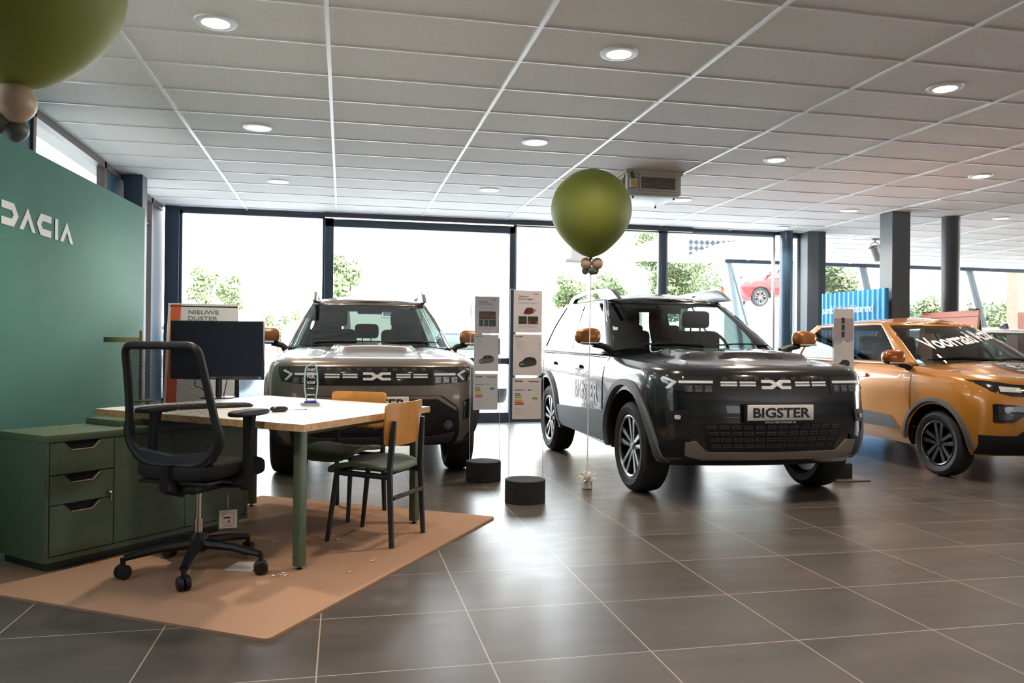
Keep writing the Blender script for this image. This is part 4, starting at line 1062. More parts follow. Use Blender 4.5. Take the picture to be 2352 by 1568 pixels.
bm = bmesh.new(); blob(bm, 0, .03, .52, .245, .25, .045, .45, 4, lambda p: Vector((p.x, p.y, p.z-.05*max(0, (p.y-.12)/.16)**2+.02*abs(p.x/.24)**3))); bmobj('seat', bm, FB, oc)
bm = bmesh.new(); box(bm, -.2, .2, -.19, .2, .465, .485, .01); bmobj('seat_pan', bm, BK, oc)
# back: frame loop
def bk(x, z):
    """curved back plane: y from height and width."""
    t_ = (z-.55)/.6; return -.165-.125*t_-.05*math.sin(t_*2.4)*-.4-(.28*(.24**2-x*x))
hwf = lambda z: .20+.035*math.sin(min(1, max(0, (1.13-z)/.5))*1.4)
loop = []
zt_, zb_ = 1.125, .575
outl = rnd_poly([(-.205, zt_), (.205, zt_), (.235, .86), (.265, .66), (.16, zb_-.015), (-.16, zb_-.015), (-.265, .66), (-.235, .86)], [.05, .05, .1, .12, .1, .1, .12, .1], 6)
pts = [(x, bk(x, z), z) for x, z in outl]
bm = bmesh.new(); tube(bm, pts, [(.019 if z > .75 else .027) for x, z in outl], 10, closed=True, flat=(1, 1)); bf_ = bmobj('back_frame', bm, BK, oc)
# lower solid shell
bm = bmesh.new(); V, Fc = polys_mesh([rnd_poly([(-.262, .69), (-.2, .63), (0, .605), (.2, .63), (.262, .69), (.225, .585), (.11, .51), (-.11, .51), (-.225, .585)], .015)])
V, Fc = cut_grid(V, Fc, .04); aa = [bm.verts.new((x, bk(x, z)-.022, z)) for x, z in V]; bb = [bm.verts.new((x, bk(x, z)+.02, z)) for x, z in V]; cnt = set()
for f in Fc:
    bm.faces.new([aa[i] for i in f]); bm.faces.new([bb[i] for i in f[::-1]])
    for i in range(len(f)): cnt.add((f[i], f[(i+1) % len(f)]))
for (i, j) in cnt:
    if (j, i) not in cnt: bm.faces.new((aa[j], aa[i], bb[i], bb[j]))
tube(bm, [(0, bk(0, .56)-.01, .56), (0, -.2, .47), (0, -.1, .44)], [.07, .06, .05], 8, flat=(1, .4)); bmobj('back_support', bm, mat('chair_shell', (.008, .011, .018), .4), oc)
def mesh_mat():
    m = bpy.data.materials.new('chair_mesh'); m.use_nodes = True; nt = m.node_tree; b = nt.nodes['Principled BSDF']; b.inputs['Base Color'].default_value = (.008, .008, .009, 1); b.inputs['Roughness'].default_value = .8; b.inputs['Specular IOR Level'].default_value = .1
    N = nt.nodes.new; L = nt.links.new; tc = N('ShaderNodeTexCoord'); sp = N('ShaderNodeSeparateXYZ'); L(tc.outputs['Object'], sp.inputs[0])
    def w(o_, s):
        a = N('ShaderNodeMath'); a.operation = 'MULTIPLY'; a.inputs[1].default_value = s; L(o_, a.inputs[0]); f = N('ShaderNodeMath'); f.operation = 'FRACT'; L(a.outputs[0], f.inputs[0]); g = N('ShaderNodeMath'); g.operation = 'LESS_THAN'; g.inputs[1].default_value = .42; L(f.outputs[0], g.inputs[0]); return g
    a, b2 = w(sp.outputs[0], 260), w(sp.outputs[2], 260); mx = N('ShaderNodeMath'); mx.operation = 'MAXIMUM'; L(a.outputs[0], mx.inputs[0]); L(b2.outputs[0], mx.inputs[1]); L(mx.outputs[0], b.inputs['Alpha']); return m
V, Fc = polys_mesh([outl]); V, Fc = cut_grid(V, Fc, .05)
me_ = bpy.data.meshes.new('back_mesh'); me_.from_pydata([(x, bk(x, z), z) for x, z in V], [], Fc); link('back_mesh', me_, mesh_mat(), oc)
for s in (-1, 1):
    bm = bmesh.new(); tube(bm, [(s*.2, .0, .475), (s*.27, -.0, .475), (s*.285, .0, .5), (s*.285, .0, .66), (s*.28, .015, .795)], [.022, .024, .026, .022, .03], 8, flat=(.7, 1.3)); ar_ = bmobj('armrest', bm, BK, oc)
    bm = bmesh.new(); blob(bm, s*.275, .02, .80, .045, .135, .017, .55, 3); bmobj('arm_pad', bm, BK, ar_)
# hanging tag
tp = aty(524, 1190, CC.y-.02); tt = aty(522, 1133, CC.y-.02)
tg = thing('hang_tag', 'white card tag on a string under the office chair', 'tag', tp, R(8))
bm = bmesh.new(); box(bm, -.042, .042, -.002, 0, -.048, .042, 0); c_ = bmobj('card', bm, mat('card_cream', (.62, .56, .48), .7), tg, smooth=False)
bm = bmesh.new(); box(bm, -.047, .047, 0, .002, -.056, .045, 0); bmobj('backing', bm, mat('card_green', (.02, .12, .05), .6), tg, smooth=False)
pr = mat('print_black', (0, 0, 0))
fr2 = [(-.026, -.026, .026, -.025), (-.026, .026, .026, .027), (-.026, -.026, -.025, .027), (.025, -.026, .026, .027), (-.02, .0, .011, .008), (-.02, -.019, -.004, -.018)]
V, Fc = rects_mesh(fr2); flat_mesh('pictogram', V, Fc, plane_mtx((0, -.0025, 0), (1, 0, 0), (0, 0, 1)), pr, c_)
V, Fc = polys_mesh([[(.003, -.006), (.01, -.014), (.006, -.021), (-.001, -.02), (-.003, -.014)]]); flat_mesh('flame_mark', V, Fc, plane_mtx((0, -.0025, 0), (1, 0, 0), (0, 0, 1)), mat('print_red', (.4, .01, .01), .6), c_)
V, Fc = text_mesh('VEILIGHEID', .0085); flat_mesh('caption', V, Fc, plane_mtx((0, -.0025, -.036), (1, 0, 0), (0, 0, 1)), pr, c_)
bm = bmesh.new(); d_ = Vector(tt)-Vector(tp); m3 = Matrix.Rotation(-R(8), 4, 'Z'); d_ = m3 @ d_; tube(bm, [(0, -.001, .04), (d_.x-.002, d_.y, d_.z)], .0011, 4); tube(bm, [(0, -.001, .04), (d_.x+.006, d_.y, d_.z)], .0011, 4); bmobj('string', bm, mat('string_white', (.5, .5, .48), .7), tg)
# leaflet on the rug
lp = atz(566, 1303, RUG)
bm = bmesh.new(); m_ = Matrix.Translation(lp) @ Matrix.Rotation(R(-20), 4, 'Z')
box(bm, -.085, .06, -.07, .07, .0005, .004, 0, m_); box(bm, -.07, .085, -.06, .08, .0045, .007, 0, m_ @ Matrix.Rotation(R(8), 4, 'Z'))
ob = bmobj('leaflet', bm, mat('paper_leaflet', (.6, .58, .56), .6, noise=.25, nscale=9), smooth=False); setp(ob, 'folded white leaflet lying on the rug by a castor', 'leaflet')
# ------------------------------------------------------------------ visitor chairs
WO = mat('ply_orange', (.58, .26, .05), .35, noise=.10, nscale=14, coat=.3); CU = mat('seat_green', (.085, .135, .095), .65, noise=.06); LG = mat('leg_black', (.014, .015, .017), .4)
def visitor(label, fl_, fr2_, bl_, br_):
    c = sum([Vector((q[0], q[1], 0)) for q in (fl_, fr2_, bl_, br_)], Vector())/4
    fwd = ((Vector((fl_[0], fl_[1], 0))+Vector((fr2_[0], fr2_[1], 0)))-(Vector((bl_[0], bl_[1], 0))+Vector((br_[0], br_[1], 0)))).normalized()
    rz = math.atan2(fwd.y, fwd.x)-R(90)
    t = thing('visitor_chair', label, 'chair', (c.x, c.y, RUG), rz, 'plywood visitor chairs at the desk')
    W, Dp, z0 = .175, .18, 0
    for s in (-1, 1):
        for (y0, y1, zt_) in ((Dp+.015, Dp-.03, .43), (-Dp-.03, -Dp-.02, .80)):
            bm = bmesh.new()
            if zt_ > .5: tube(bm, [(s*(W+.02), y0-.0, z0), (s*(W+.015), y0+.02, .42), (s*(W+.005), y0+.01, .58), (s*W, y0-.0, .70)], [.015, .018, .018, .014], 10)
            else: tube(bm, [(s*(W+.02), y0+.01, z0), (s*W, y1, zt_)], [.013, .017], 10)
            bmobj('leg', bm, LG, t)
    bm = bmesh.new()
    for s in (-1, 1): tube(bm, [(s*W, Dp-.02, .395), (s*W, -Dp-.01, .385)], .014, 8, flat=(.6, 1.2))
    tube(bm, [(-W, Dp-.02, .395), (W, Dp-.02, .395)], .014, 8, flat=(1.2, .6)); tube(bm, [(-W-.01, -Dp-.025, .27), (W+.01, -Dp-.025, .27)], .02, 8, flat=(1, .6)); tube(bm, [(-W, -Dp+.05, .39), (W, -Dp+.05, .39)], .012, 8)
    bmobj('seat_rail', bm, LG, t)
    bm = bmesh.new()
    blob(bm, 0, .02, .435, .225, .215, .016, .42, 4, lambda p: Vector((p.x, p.y, p.z+.02*math.cos(p.y*9)-.018*(1-(p.x/.225)**2)-(.03*max(0, (p.y-.15)/.09)**2)))); bmobj('seat', bm, CU, t)
    bm = bmesh.new(); pl = rnd_poly([(-.225, .80), (.225, .80), (.205, .57), (.17, .555), (-.17, .555), (-.205, .57)], [.035]*2+[.03]*4, 5)
    V, Fc = polys_mesh([pl]); V, Fc = cut_grid(V, Fc, .045)
    yb = lambda x, z: -Dp-.022-.08*(z-.55)+.75*x*x
    f1 = [bm.verts.new((x, yb(x, z), z)) for x, z in V]; f2 = [bm.verts.new((x, yb(x, z)+.010, z)) for x, z in V]; cnt = set()
    for f in Fc:
        bm.faces.new([f1[i] for i in f]); bm.faces.new([f2[i] for i in f[::-1]])
        for i in range(len(f)): cnt.add((f[i], f[(i+1) % len(f)]))
    for (i, j) in cnt:
        if (j, i) not in cnt: bm.faces.new((f1[j], f1[i], f2[i], f2[j]))
    bmobj('backrest', bm, WO, t)
    return t
v1 = visitor('plywood and green chair at the desk corner, nearer the camera', (-.074, 4.664), (.114, 4.98), (.294, 4.448), (.471, 4.744))
v2 = visitor('plywood and green chair mostly hidden behind the desk', (-.265, 5.36), (.05, 5.12), (-.027, 5.67), (.273, 5.44))
v2.rotation_euler.z = math.atan2(-.64, -.77)-R(90) if False else v2.rotation_euler.z
del v1['group'], v2['group']
# ------------------------------------------------------------------ things on the desk
mo = atz(500, 914, ZD); mdir = (aty(602, 750, mo.y)-aty(395, 742, mo.y))
mt = thing('monitor', 'black computer monitor on the desk', 'monitor', (mo.x, mo.y, ZD), R(-12))
bm = bmesh.new(); lathe(bm, [(0, 0), (.115, 0), (.115, .008), (.1, .012), (0, .014)], (0, 0, 0), 32); bmobj('stand_base', bm, mat('monitor_black', (.012, .012, .014), .3), mt)
bm = bmesh.new(); tube(bm, [(0, .02, .01), (0, .02, .30)], .022, 12); bmobj('stand_post', bm, mat('monitor_black', (0, 0, 0)), mt)
dd = (Vector(mo)-ORG).dot(fw); wpx = 212; mw_ = wpx*dd/F_PX*1.0; mh = 134*dd/F_PX
zt0 = .365-.24*0; zb = CAMH-(877-793)/F_PX*dd-ZD
bm = bmesh.new(); box(bm, -mw_/2, mw_/2, -.03, .012, zb, zb+mh, .004); bmobj('casing', bm, mat('monitor_black', (0, 0, 0)), mt)
bm = bmesh.new(); box(bm, -mw_/2+.008, mw_/2-.008, -.0312, -.029, zb+.024, zb+mh-.008); sc_ = bmobj('screen', bm, mat('screen_dark', (.006, .009, .017), .4, spec=.2), mt, smooth=False)
V, Fc = text_mesh('PHILIPS', .012, bold=.0003); flat_mesh('maker_text', V, Fc, plane_mtx((-.02, -.0305, zb+.012), (1, 0, 0), (0, 0, 1)), mat('print_grey', (.3, .3, .3), .5), mt)
V, Fc = rects_mesh([(mw_/2-.03, zb+.004, mw_/2-.012, zb+.022)]); flat_mesh('energy_sticker', V, Fc, plane_mtx((0, -.0308, 0), (1, 0, 0), (0, 0, 1)), mat('sticker_blue', (.02, .2, .5), .4), mt)
V, Fc = rects_mesh([(.12+.022*i, zb+.010, .128+.022*i, zb+.0125) for i in range(4)]); flat_mesh('buttons', V, Fc, plane_mtx((0, -.0306, 0), (1, 0, 0), (0, 0, 1)), mat('print_grey', (0, 0, 0)), mt)
mw = Matrix.Translation((mo.x, mo.y, ZD)) @ Matrix.Rotation(R(-12), 4, 'Z')
def cable(name, label, pts, r=.0035):
    P = [Vector(p) for p in pts]; out = []
    for i in range(len(P)-1):
        for s in range(6):
            t_ = s/6; a, b, c, d = P[max(0, i-1)], P[i], P[i+1], P[min(len(P)-1, i+2)]; out.append(Vector([crom(a[k], b[k], c[k], d[k], t_) for k in range(3)]))
    out.append(P[-1]); bm = bmesh.new(); tube(bm, out, r, 6); ob = bmobj(name, bm, blk); setp(ob, label, 'cable')
cable('video_cable', 'black cable with plug curving down left of the monitor post', [mw @ Vector((-.16, -.0, zb-.0)), mw @ Vector((-.158, -.0, zb-.05)), mw @ Vector((-.12, .0, .07)), mw @ Vector((-.05, .03, .006)), mw @ Vector((.0, .16, .005))])
cable('power_cable', 'thin black cable slanting down right of the monitor post', [mw @ Vector((.065, .0, zb-.0)), mw @ Vector((.055, .0, .08)), mw @ Vector((.03, .05, .006)), mw @ Vector((.06, .2, .005))])
# keyboard
k0, k1 = atz(412, 941, ZD), atz(590, 934, ZD); kd = (k1-k0).normalized(); kn = Vector((-kd.y, kd.x, 0)); kl = .43
kb = thing('keyboard', 'black keyboard in front of the monitor', 'keyboard', k0, math.atan2(kd.y, kd.x))
bm = bmesh.new(); box(bm, 0, kl, 0, .14, .001, .018, .006); bmobj('case', bm, BK, kb)
for r in range(5):
    for c in range(15):
        pass
V = []; bm = bmesh.new()
for r in range(5):
    for c in range(17): box(bm, .012+c*.0242, .031+c*.0242, .012+r*.024, .031+r*.024, .018, .024, .002, seg=1)
bmobj('keys', bm, mat('key_black', (.02, .02, .022), .35), kb)['kind'] = 'stuff'
# mouse
mp_ = atz(641, 945, ZD); bm = bmesh.new(); blob(bm, 0, 0, .015, .033, .052, .018, .8, 3, lambda p: Vector((p.x, p.y, max(.0, p.z))))
ob = bmobj('computer_mouse', bm, mat('mouse_black', (.02, .018, .018), .25)); ob.location = (mp_.x, mp_.y, ZD); ob.rotation_euler = (0, 0, R(-65)); setp(ob, 'black computer mouse on the white desk', 'mouse')
cable('mouse_cable', 'thin mouse cable end lying on the white desk', [Vector((mp_.x+.03, mp_.y+.03, ZD+.006)), Vector((mp_.x+.09, mp_.y+.08, ZD+.0035)), Vector((mp_.x+.15, mp_.y+.1, ZD+.0035))], .002)
# award
aw = atz(714, 932, ZD); at_ = thing('award', 'clear glass award with mirrored white lettering', 'award', (aw.x, aw.y, ZD), R(-10))
cg_ = glass('award_glass', (.86, .95, .97), f0=1.5); cge = mat('award_edge', (.55, .7, .72), .15, spec=.8)
k = (Vector(aw)-ORG).dot(fw)/F_PX
bm = bmesh.new(); prism(bm, [(-.5*.075, 0), (.5*.075, 0), (.05, .0), (.062, .012), (.058, .018), (-.058, .018), (-.062, .012), (-.05, 0)][2:], -.03, .03, plane_mtx((0, 0, 0), (1, 0, 0), (0, 0, 1))); bmobj('base', bm, mat('award_base', (.35, .37, .42), .1, .3, 1), at_, smooth=False)
bm = bmesh.new(); box(bm, -.038, .038, -.02, .02, .018, .032, .002); bmobj('blue_block', bm, mat('award_blue', (.03, .01, .35), .2, coat=1), at_)
apl = [(-.028, .032), (.026, .032), (.037, .09), (.040, .14), (.037, .2), (.026, .265), (.012, .268), (-.016, .255), (-.034, .235), (-.040, .17), (-.040, .12)]
bm = bmesh.new(); prism(bm, apl, -.006, .006, plane_mtx((0, 0, 0), (1, 0, 0), (0, 0, 1))); gp = bmobj('glass_plate', bm, [cg_], at_, smooth=False)
bm = bmesh.new(); tube(bm, [(x, 0, z) for x, z in apl], .0022, 6, closed=True, flat=(1, 2.4)); bmobj('bevelled_edge', bm, cge, gp)
for s_, z, sz in (('DEALER', .226, .024), ('OF THE YEAR', .207, .012), ('2024', .186, .034), ('DACIA', .146, .022), ('NEDERLAND', .11, .007), ('NIEUWENDIJK', .07, .009)):
    V, Fc = text_mesh(s_, sz, bold=.0004); wdt = max(v[0] for v in V); kx = min(1.0, .024/wdt*1.05) if s_ != '2024' else .024/wdt
    V = [(-x*kx, y) for x, y in V]; flat_mesh('award_text', V, [f[::-1] for f in Fc], plane_mtx((0, -.0068, z), (1, 0, 0), (0, 0, 1)), mat('wordmark_white', (0, 0, 0)), gp)
# lamp with a flat round shade
lpz = atz(322, 922, ZD); DL = thing('desk_lamp', 'olive desk lamp with flat round shade by the partition edge', 'lamp', (lpz.x, lpz.y, ZD))
ol = mat('lamp_olive', (.10, .11, .045), .5); kk = (Vector(lpz)-ORG).dot(fw)/F_PX; zz = lambda v: CAMH-(v-791)*kk-ZD
bm = bmesh.new(); lathe(bm, [(0, 0), (.08, 0), (.08, .01), (0, .012)], (0, 0, 0), 32); bmobj('base', bm, ol, DL)
bm = bmesh.new(); tube(bm, [(0, 0, .008), (0, 0, zz(765))], .009, 10); bmobj('pole', bm, mat('lamp_wood', (.12, .06, .03), .5), DL)
bm = bmesh.new(); lathe(bm, [(0, zz(792)), (38*kk, zz(792)), (38*kk, zz(781)), (0, zz(780))], (-39*kk*.97, -.02, 0), 40); bmobj('shade', bm, ol, DL)
# ------------------------------------------------------------------ folding board NIEUWE DUSTER
y = 8.2; TL, TR, BL, BR = aty(390, 696, y), aty(546, 702, y), aty(398, 920, y), aty(560, 920, y)
ab = thing('advertising_board', 'white folding board with orange stripe and two-line heading behind the monitor', 'sign', (TL.x, y, 0))
xw = TR.x-TL.x; H1 = TL.z
fm = plane_mtx((0, -.33, 0), (1, 0, 0), (0, .33, H1)); Ls = math.hypot(.33, H1)
bm = bmesh.new(); prism(bm, [(0, 0), (xw, 0), (xw, Ls), (0, Ls)], -.015, 0, fm); f1 = bmobj('front_panel', bm, mat('board_white', (.52, .53, .54), .5), ab, smooth=False)
bm2_ = bmesh.new(); prism(bm2_, [(0, 0), (xw, 0), (xw, Ls-.02), (0, Ls-.02)], 0, .015, plane_mtx((0, .33, 0), (1, 0, 0), (0, -.33, H1))); bmobj('rear_panel', bm2_, mat('board_dark', (.02, .025, .025), .6), ab, smooth=False)
bm = bmesh.new()
for s in (-1, 1): tube(bm, [(-.003, .33*s, .01), (-.003, .01*s, H1)], .006, 4)
bmobj('wood_edge', bm, mat('raw_edge_light', (.55, .42, .25), .6), ab)
V, Fc = rects_mesh([(.015, .01, .105, Ls-.01)]); flat_mesh('orange_stripe', V, Fc, fm @ Matrix.Translation((0, 0, .002)), mat('stripe_orange', (.50, .085, .02), .5), f1)
for s_, zz_ in (('NIEUWE', Ls-.088), ('DUSTER', Ls-.150)):
    V, Fc = text_mesh(s_, .056, bold=.001, sx=1.35, align='LEFT'); flat_mesh('board_text', V, Fc, fm @ Matrix.Translation((.17, zz_, .002)), mat('print_green_grey', (.10, .15, .14), .6), f1)
# ------------------------------------------------------------------ acrylic stands with printed sheets
AC = glass('acrylic', (.97, .98, .98), f0=1.3); ACE = mat('acrylic_edge', (.75, .78, .8), .2)
foam = mat('foam_black', (.012, .012, .013), .9, noise=.5, nscale=150, bump=.4)
def print_sheet(label, o, w_, h_, kind, rz, tone, par=None):
    s = thing('info_sheet', label, 'sheet', o, rz)
    bm = bmesh.new(); box(bm, 0, w_, -.001, .001, 0, h_); pg = bmobj('paper', bm, tone, s, smooth=False)
    pm = plane_mtx((0, -.0016, 0), (1, 0, 0), (0, 0, 1)); dk = mat('print_dark', (.04, .04, .05), .6); gy = mat('print_light', (.27, .26, .27), .6)
    def T(s_, x, z, sz, m_=dk, al='LEFT', sx=1.2, b=.0003, nm='sheet_text'):
        V, Fc = text_mesh(s_, sz, al, b, sx, 2); flat_mesh(nm, V, Fc, pm @ Matrix.Translation((x, z, 0)), m_, pg)
    def Rc(rs, m_, nm='print_block', dz=0): V, Fc = rects_mesh(rs); flat_mesh(nm, V, Fc, pm @ Matrix.Translation((0, 0, dz)), m_, pg)
    def carpic(x, z, k, m_):
        body = [(0, .1), (.02, .42), (.2, .58), (.36, .85), (.62, .95), (.9, .82), (1, .6), (1, .3), (.88, .16), (.35, .02), (.12, .0)]
        V, Fc = polys_mesh([[(x+a*k, z+b*k*.62) for a, b in body]]); flat_mesh('car_picture', V, Fc, pm, m_, pg)
        V, Fc = polys_mesh([[(x+a*k, z+b*k*.62) for a, b in [(.24, .56), (.38, .8), (.55, .84), (.5, .58)]], [(x+a*k, z+b*k*.62) for a, b in [(.56, .6), (.62, .86), (.86, .78), (.92, .62)]]]); flat_mesh('car_picture', V, Fc, pm @ Matrix.Translation((0, 0, .0004)), mat('print_glass', (.015, .015, .018), .5), pg)
        Rc([(x+.08*k, z+.15*k, x+.26*k, z+.19*k)], mat('print_plate', (.6, .6, .6), .5), dz=.0004)
    if kind[0] == 'title':
        T('DACIA', w_*.7, h_*.92, .010); T('Nieuwe', w_*.17, h_*.86, .017, sx=1.4, b=.0002); T('Dacia '+kind[1], w_*.17, h_*.80, .017, sx=1.3, b=.0002); Rc([(w_*.17, h_*.69+i*.006, w_*.85, h_*.69+i*.006+.0012) for i in range(2)], gy)
        if kind[1] == 'Duster':
            Rc([(w_*.17, h_*.38, w_*.86, h_*.60)], mat('photo_brown', (.10, .07, .06), .5, noise=.6, nscale=25)); Rc([(w_*.17, h_*.19, w_*.35, h_*.37), (w_*.37, h_*.19, w_*.55, h_*.37), (w_*.57, h_*.19, w_*.86, h_*.37)], mat('photo_blue', (.05, .07, .085), .5, noise=.6, nscale=30))
            V, Fc = polys_mesh([[(w_*.28, h_*.5), (w_*.36, h_*.54), (w_*.52, h_*.46), (w_*.44, h_*.44)]]); flat_mesh('red_car_picture', V, Fc, pm @ Matrix.Translation((0, 0, .0004)), mat('print_car_red', (.35, .04, .02), .5), pg)
        else:
            V, Fc = polys_mesh([[(w_*.34+a*w_*.4, h_*.43+b*h_*.17) for a, b in [(0, .05), (.12, .6), (.3, .95), (.75, .98), (.95, .6), (.9, .2), (.5, 0)]]]); flat_mesh('luggage_picture', V, Fc, pm, mat('print_maroon', (.09, .018, .012), .5, noise=.5, nscale=40), pg)
            V, Fc = polys_mesh([circ(w_*.74, h_*.53, w_*.05, 14)]); flat_mesh('wheel_picture', V, Fc, pm @ Matrix.Translation((0, 0, .0004)), gy, pg)
            Rc([(w_*.17, h_*.2, w_*.46, h_*.385), (w_*.49, h_*.2, w_*.86, h_*.385)], mat('photo_dark', (.03, .025, .022), .5, noise=.6, nscale=30)); Rc([(w_*.50, h_*.21, w_*.57, h_*.27), (w_*.79, h_*.21, w_*.85, h_*.27)], mat('print_car_red', (0, 0, 0)), dz=.0004)
        Rc([(w_*.17, h_*.13, w_*.83, h_*.134), (w_*.25, h_*.15, w_*.8, h_*.154)], gy)
    elif kind[0] == 'price':
        T('Dacia %s' % kind[1], w_*.05, h_*.95, .010, b=.0005); Rc([(w_*.05, h_*.90, w_*.3, h_*.904), (w_*.8, h_*.90, w_*.97, h_*.905)]+[(w_*.1, h_*(.84-.025*i), w_*(.24+.1*((i*7) % 3)), h_*(.843-.025*i)) for i in range(9)]+[(w_*.88, h_*(.84-.025*i), w_*.96, h_*(.843-.025*i)) for i in range(9)]+[(w_*.05, h_*.035, w_*.25, h_*.038), (w_*.85, h_*.035, w_*.95, h_*.038)], gy)
        carpic(w_*.2, h_*.2, w_*.62, mat('print_car_grey' if kind[1] == 'Duster' else 'print_car_dark', (.11, .115, .12) if kind[1] == 'Duster' else (.035, .035, .03), .5, noise=.2, nscale=40))
    elif kind[0] == 'energy':
        T('Energie', w_*.08, h_*.92, .016, b=.0008); T('Personenauto', w_*.56, h_*.91, .0115, b=.0006); T(kind[1], w_*.53, h_*.70, .015, b=.0008); T('Brandstofverbruik', w_*.08, h_*.70, .0085, b=.0004)
        Rc([(w_*.65, h_*.695, w_*.9, h_*.70), (w_*.08, h_*.85, w_*.16, h_*.855), (w_*.08, h_*.81, w_*.14, h_*.815), (w_*.08, h_*.2, w_*.4, h_*.205), (w_*.08, h_*.25, w_*.28, h_*.258), (w_*.53, h_*.28, w_*.72, h_*.285), (w_*.6, h_*.87, w_*.66, h_*.876)]+[(w_*.08, h_*(.17-.02*i), w_*.45, h_*(.172-.02*i)) for i in range(5)], gy)
        cols = [(.0, .15, .07), (.02, .22, .08), (.15, .35, .03), (.6, .45, .02), (.6, .25, .01), (.5, .03, .02), (.4, .0, .02)]
        for i, c in enumerate(cols): Rc([(w_*.08, h_*(.60-.042*i), w_*(.27+.022*i), h_*(.626-.042*i))], mat('energy_band_%s' % ['dark_green', 'green', 'lime', 'yellow', 'orange', 'red', 'deep_red'][i], c, .5), 'energy_band')
        zz_ = h_*.59 if kind[1] == '5.1' else h_*.5; V, Fc = polys_mesh([[(w_*.67, zz_), (w_*.71, zz_+.009), (w_*.87, zz_+.009), (w_*.87, zz_-.009), (w_*.71, zz_-.009)]]); flat_mesh('energy_arrow', V, Fc, pm, mat('energy_band_%s' % ('green' if kind[1] == '5.1' else 'lime'), (0, 0, 0)), pg)
    else:
        Rc([(w_*.0, h_*.0, w_*1, h_*.7)], mat('print_mauve', (.33, .27, .29), .6)); Rc([(w_*.38, h_*(.1+.22*i), w_*.55, h_*(.1+.22*i)+.05) for i in range(3)], mat('photo_dark', (0, 0, 0)), dz=.0004)
        Rc([(w_*.62, h_*(.15+.12*i), w_*.9, h_*(.15+.12*i)+.002) for i in range(5)], gy, dz=.0004)
    return s
def stand(label, u0, u1, vtop, base_uv, rad, hb, y, sheets, tone, tops, labels):
    c = aty(base_uv[0], 900, y); t = thing('sign_stand', label, 'sign stand', (c.x, y, 0))
    bm = bmesh.new(); lathe(bm, [(0, 0), (rad, 0), (rad+.003, .004), (rad+.003, hb-.004), (rad, hb), (0, hb)], (0, 0, 0), 48); bmobj('base', bm, foam, t, ang=30)
    xa, xb2 = aty(u0, 900, y).x-c.x, aty(u1, 900, y).x-c.x; zt_ = aty(u0, vtop, y).z
    bm = bmesh.new(); box(bm, xa, xb2, -.003, .003, hb-.02, zt_); pn = bmobj('acrylic_sheet', bm, AC, t, smooth=False)
    bm = bmesh.new()
    for x in (xa, xb2): tube(bm, [(x, 0, hb-.01), (x, 0, zt_)], .0022, 4)
    tube(bm, [(xa, 0, zt_), (xb2, 0, zt_)], .0022, 4); bmobj('acrylic_edge', bm, ACE, pn)
    for (ua, ub, va, vb), kd_, lb in zip(tops, sheets, labels):
        a_, b_ = aty(ua, vb, y), aty(ub, va, y)
        print_sheet(lb, (a_.x, y-.006, a_.z), b_.x-a_.x, b_.z-a_.z, kd_, 0, tone)
tone1, tone2 = mat('paper_cool', (.50, .50, .55), .6), mat('paper_warm', (.56, .52, .52), .6)
stand('clear stand on round black base by the grey suv', 1080, 1148, 680, (1112, 1098), .145, .165, 6.6, [('title', 'Duster'), ('price', 'Duster'), ('energy', '5.1')], tone1, [(1090, 1147, 682, 765), (1088, 1145, 769, 852), (1086, 1143, 858, 941)],
      ['upper sheet on the left stand, with four small photographs', 'middle sheet on the left stand with a grey car picture', 'lower energy label sheet on the left stand'])
stand('clear stand on round black base nearest the camera', 1170, 1248, 664, (1208, 1142), .145, .165, 5.65, [('title', 'Jogger'), ('price', 'Jogger'), ('energy', '5.8')], tone2, [(1179, 1245, 668, 763), (1178, 1244, 768, 862), (1176, 1243, 867, 962)],
      ['upper sheet on the right stand, with a maroon picture above two photographs', 'middle sheet on the right stand with a dark car picture', 'lower energy label sheet on the right stand'])
yq = 6.15; c = aty(1932, 1090, yq); t = thing('sign_stand', 'clear info stand on flat square foot between black and yellow cars', 'sign stand', (c.x+.03, yq, 0), R(0))
bm = bmesh.new(); box(bm, -.15, .17, -.13, .13, 0, .012, .003); bmobj('base', bm, mat('stand_foot', (.10, .085, .075), .5), t)
bm = bmesh.new(); box(bm, -.10, .06, -.03, .03, .012, .14, .003); bmobj('foot_block', bm, foam, t)
bm = bmesh.new(); box(bm, -.12, .085, -.003, .003, .13, 1.51); pn = bmobj('acrylic_sheet', bm, AC, t, smooth=False)
bm = bmesh.new(); [tube(bm, [(x, 0, .13), (x, 0, 1.51)], .0025, 4) for x in (-.12, .085)]; tube(bm, [(-.12, 0, 1.51), (.085, 0, 1.51)], .0025, 4); bmobj('acrylic_edge', bm, ACE, pn)
for (z_, kd_, lb) in ((1.21, ('misc',), 'upper mauve sheet on the stand in front of the yellow car'), (.92, ('price', 'Spring'), 'middle sheet on the stand in front of the yellow car'), (.63, ('price', 'Spring'), 'lower sheet on the stand in front of the yellow car')):
    print_sheet(lb, (c.x-.085, yq-.006, z_), .19, .275, kd_, 0, tone2)
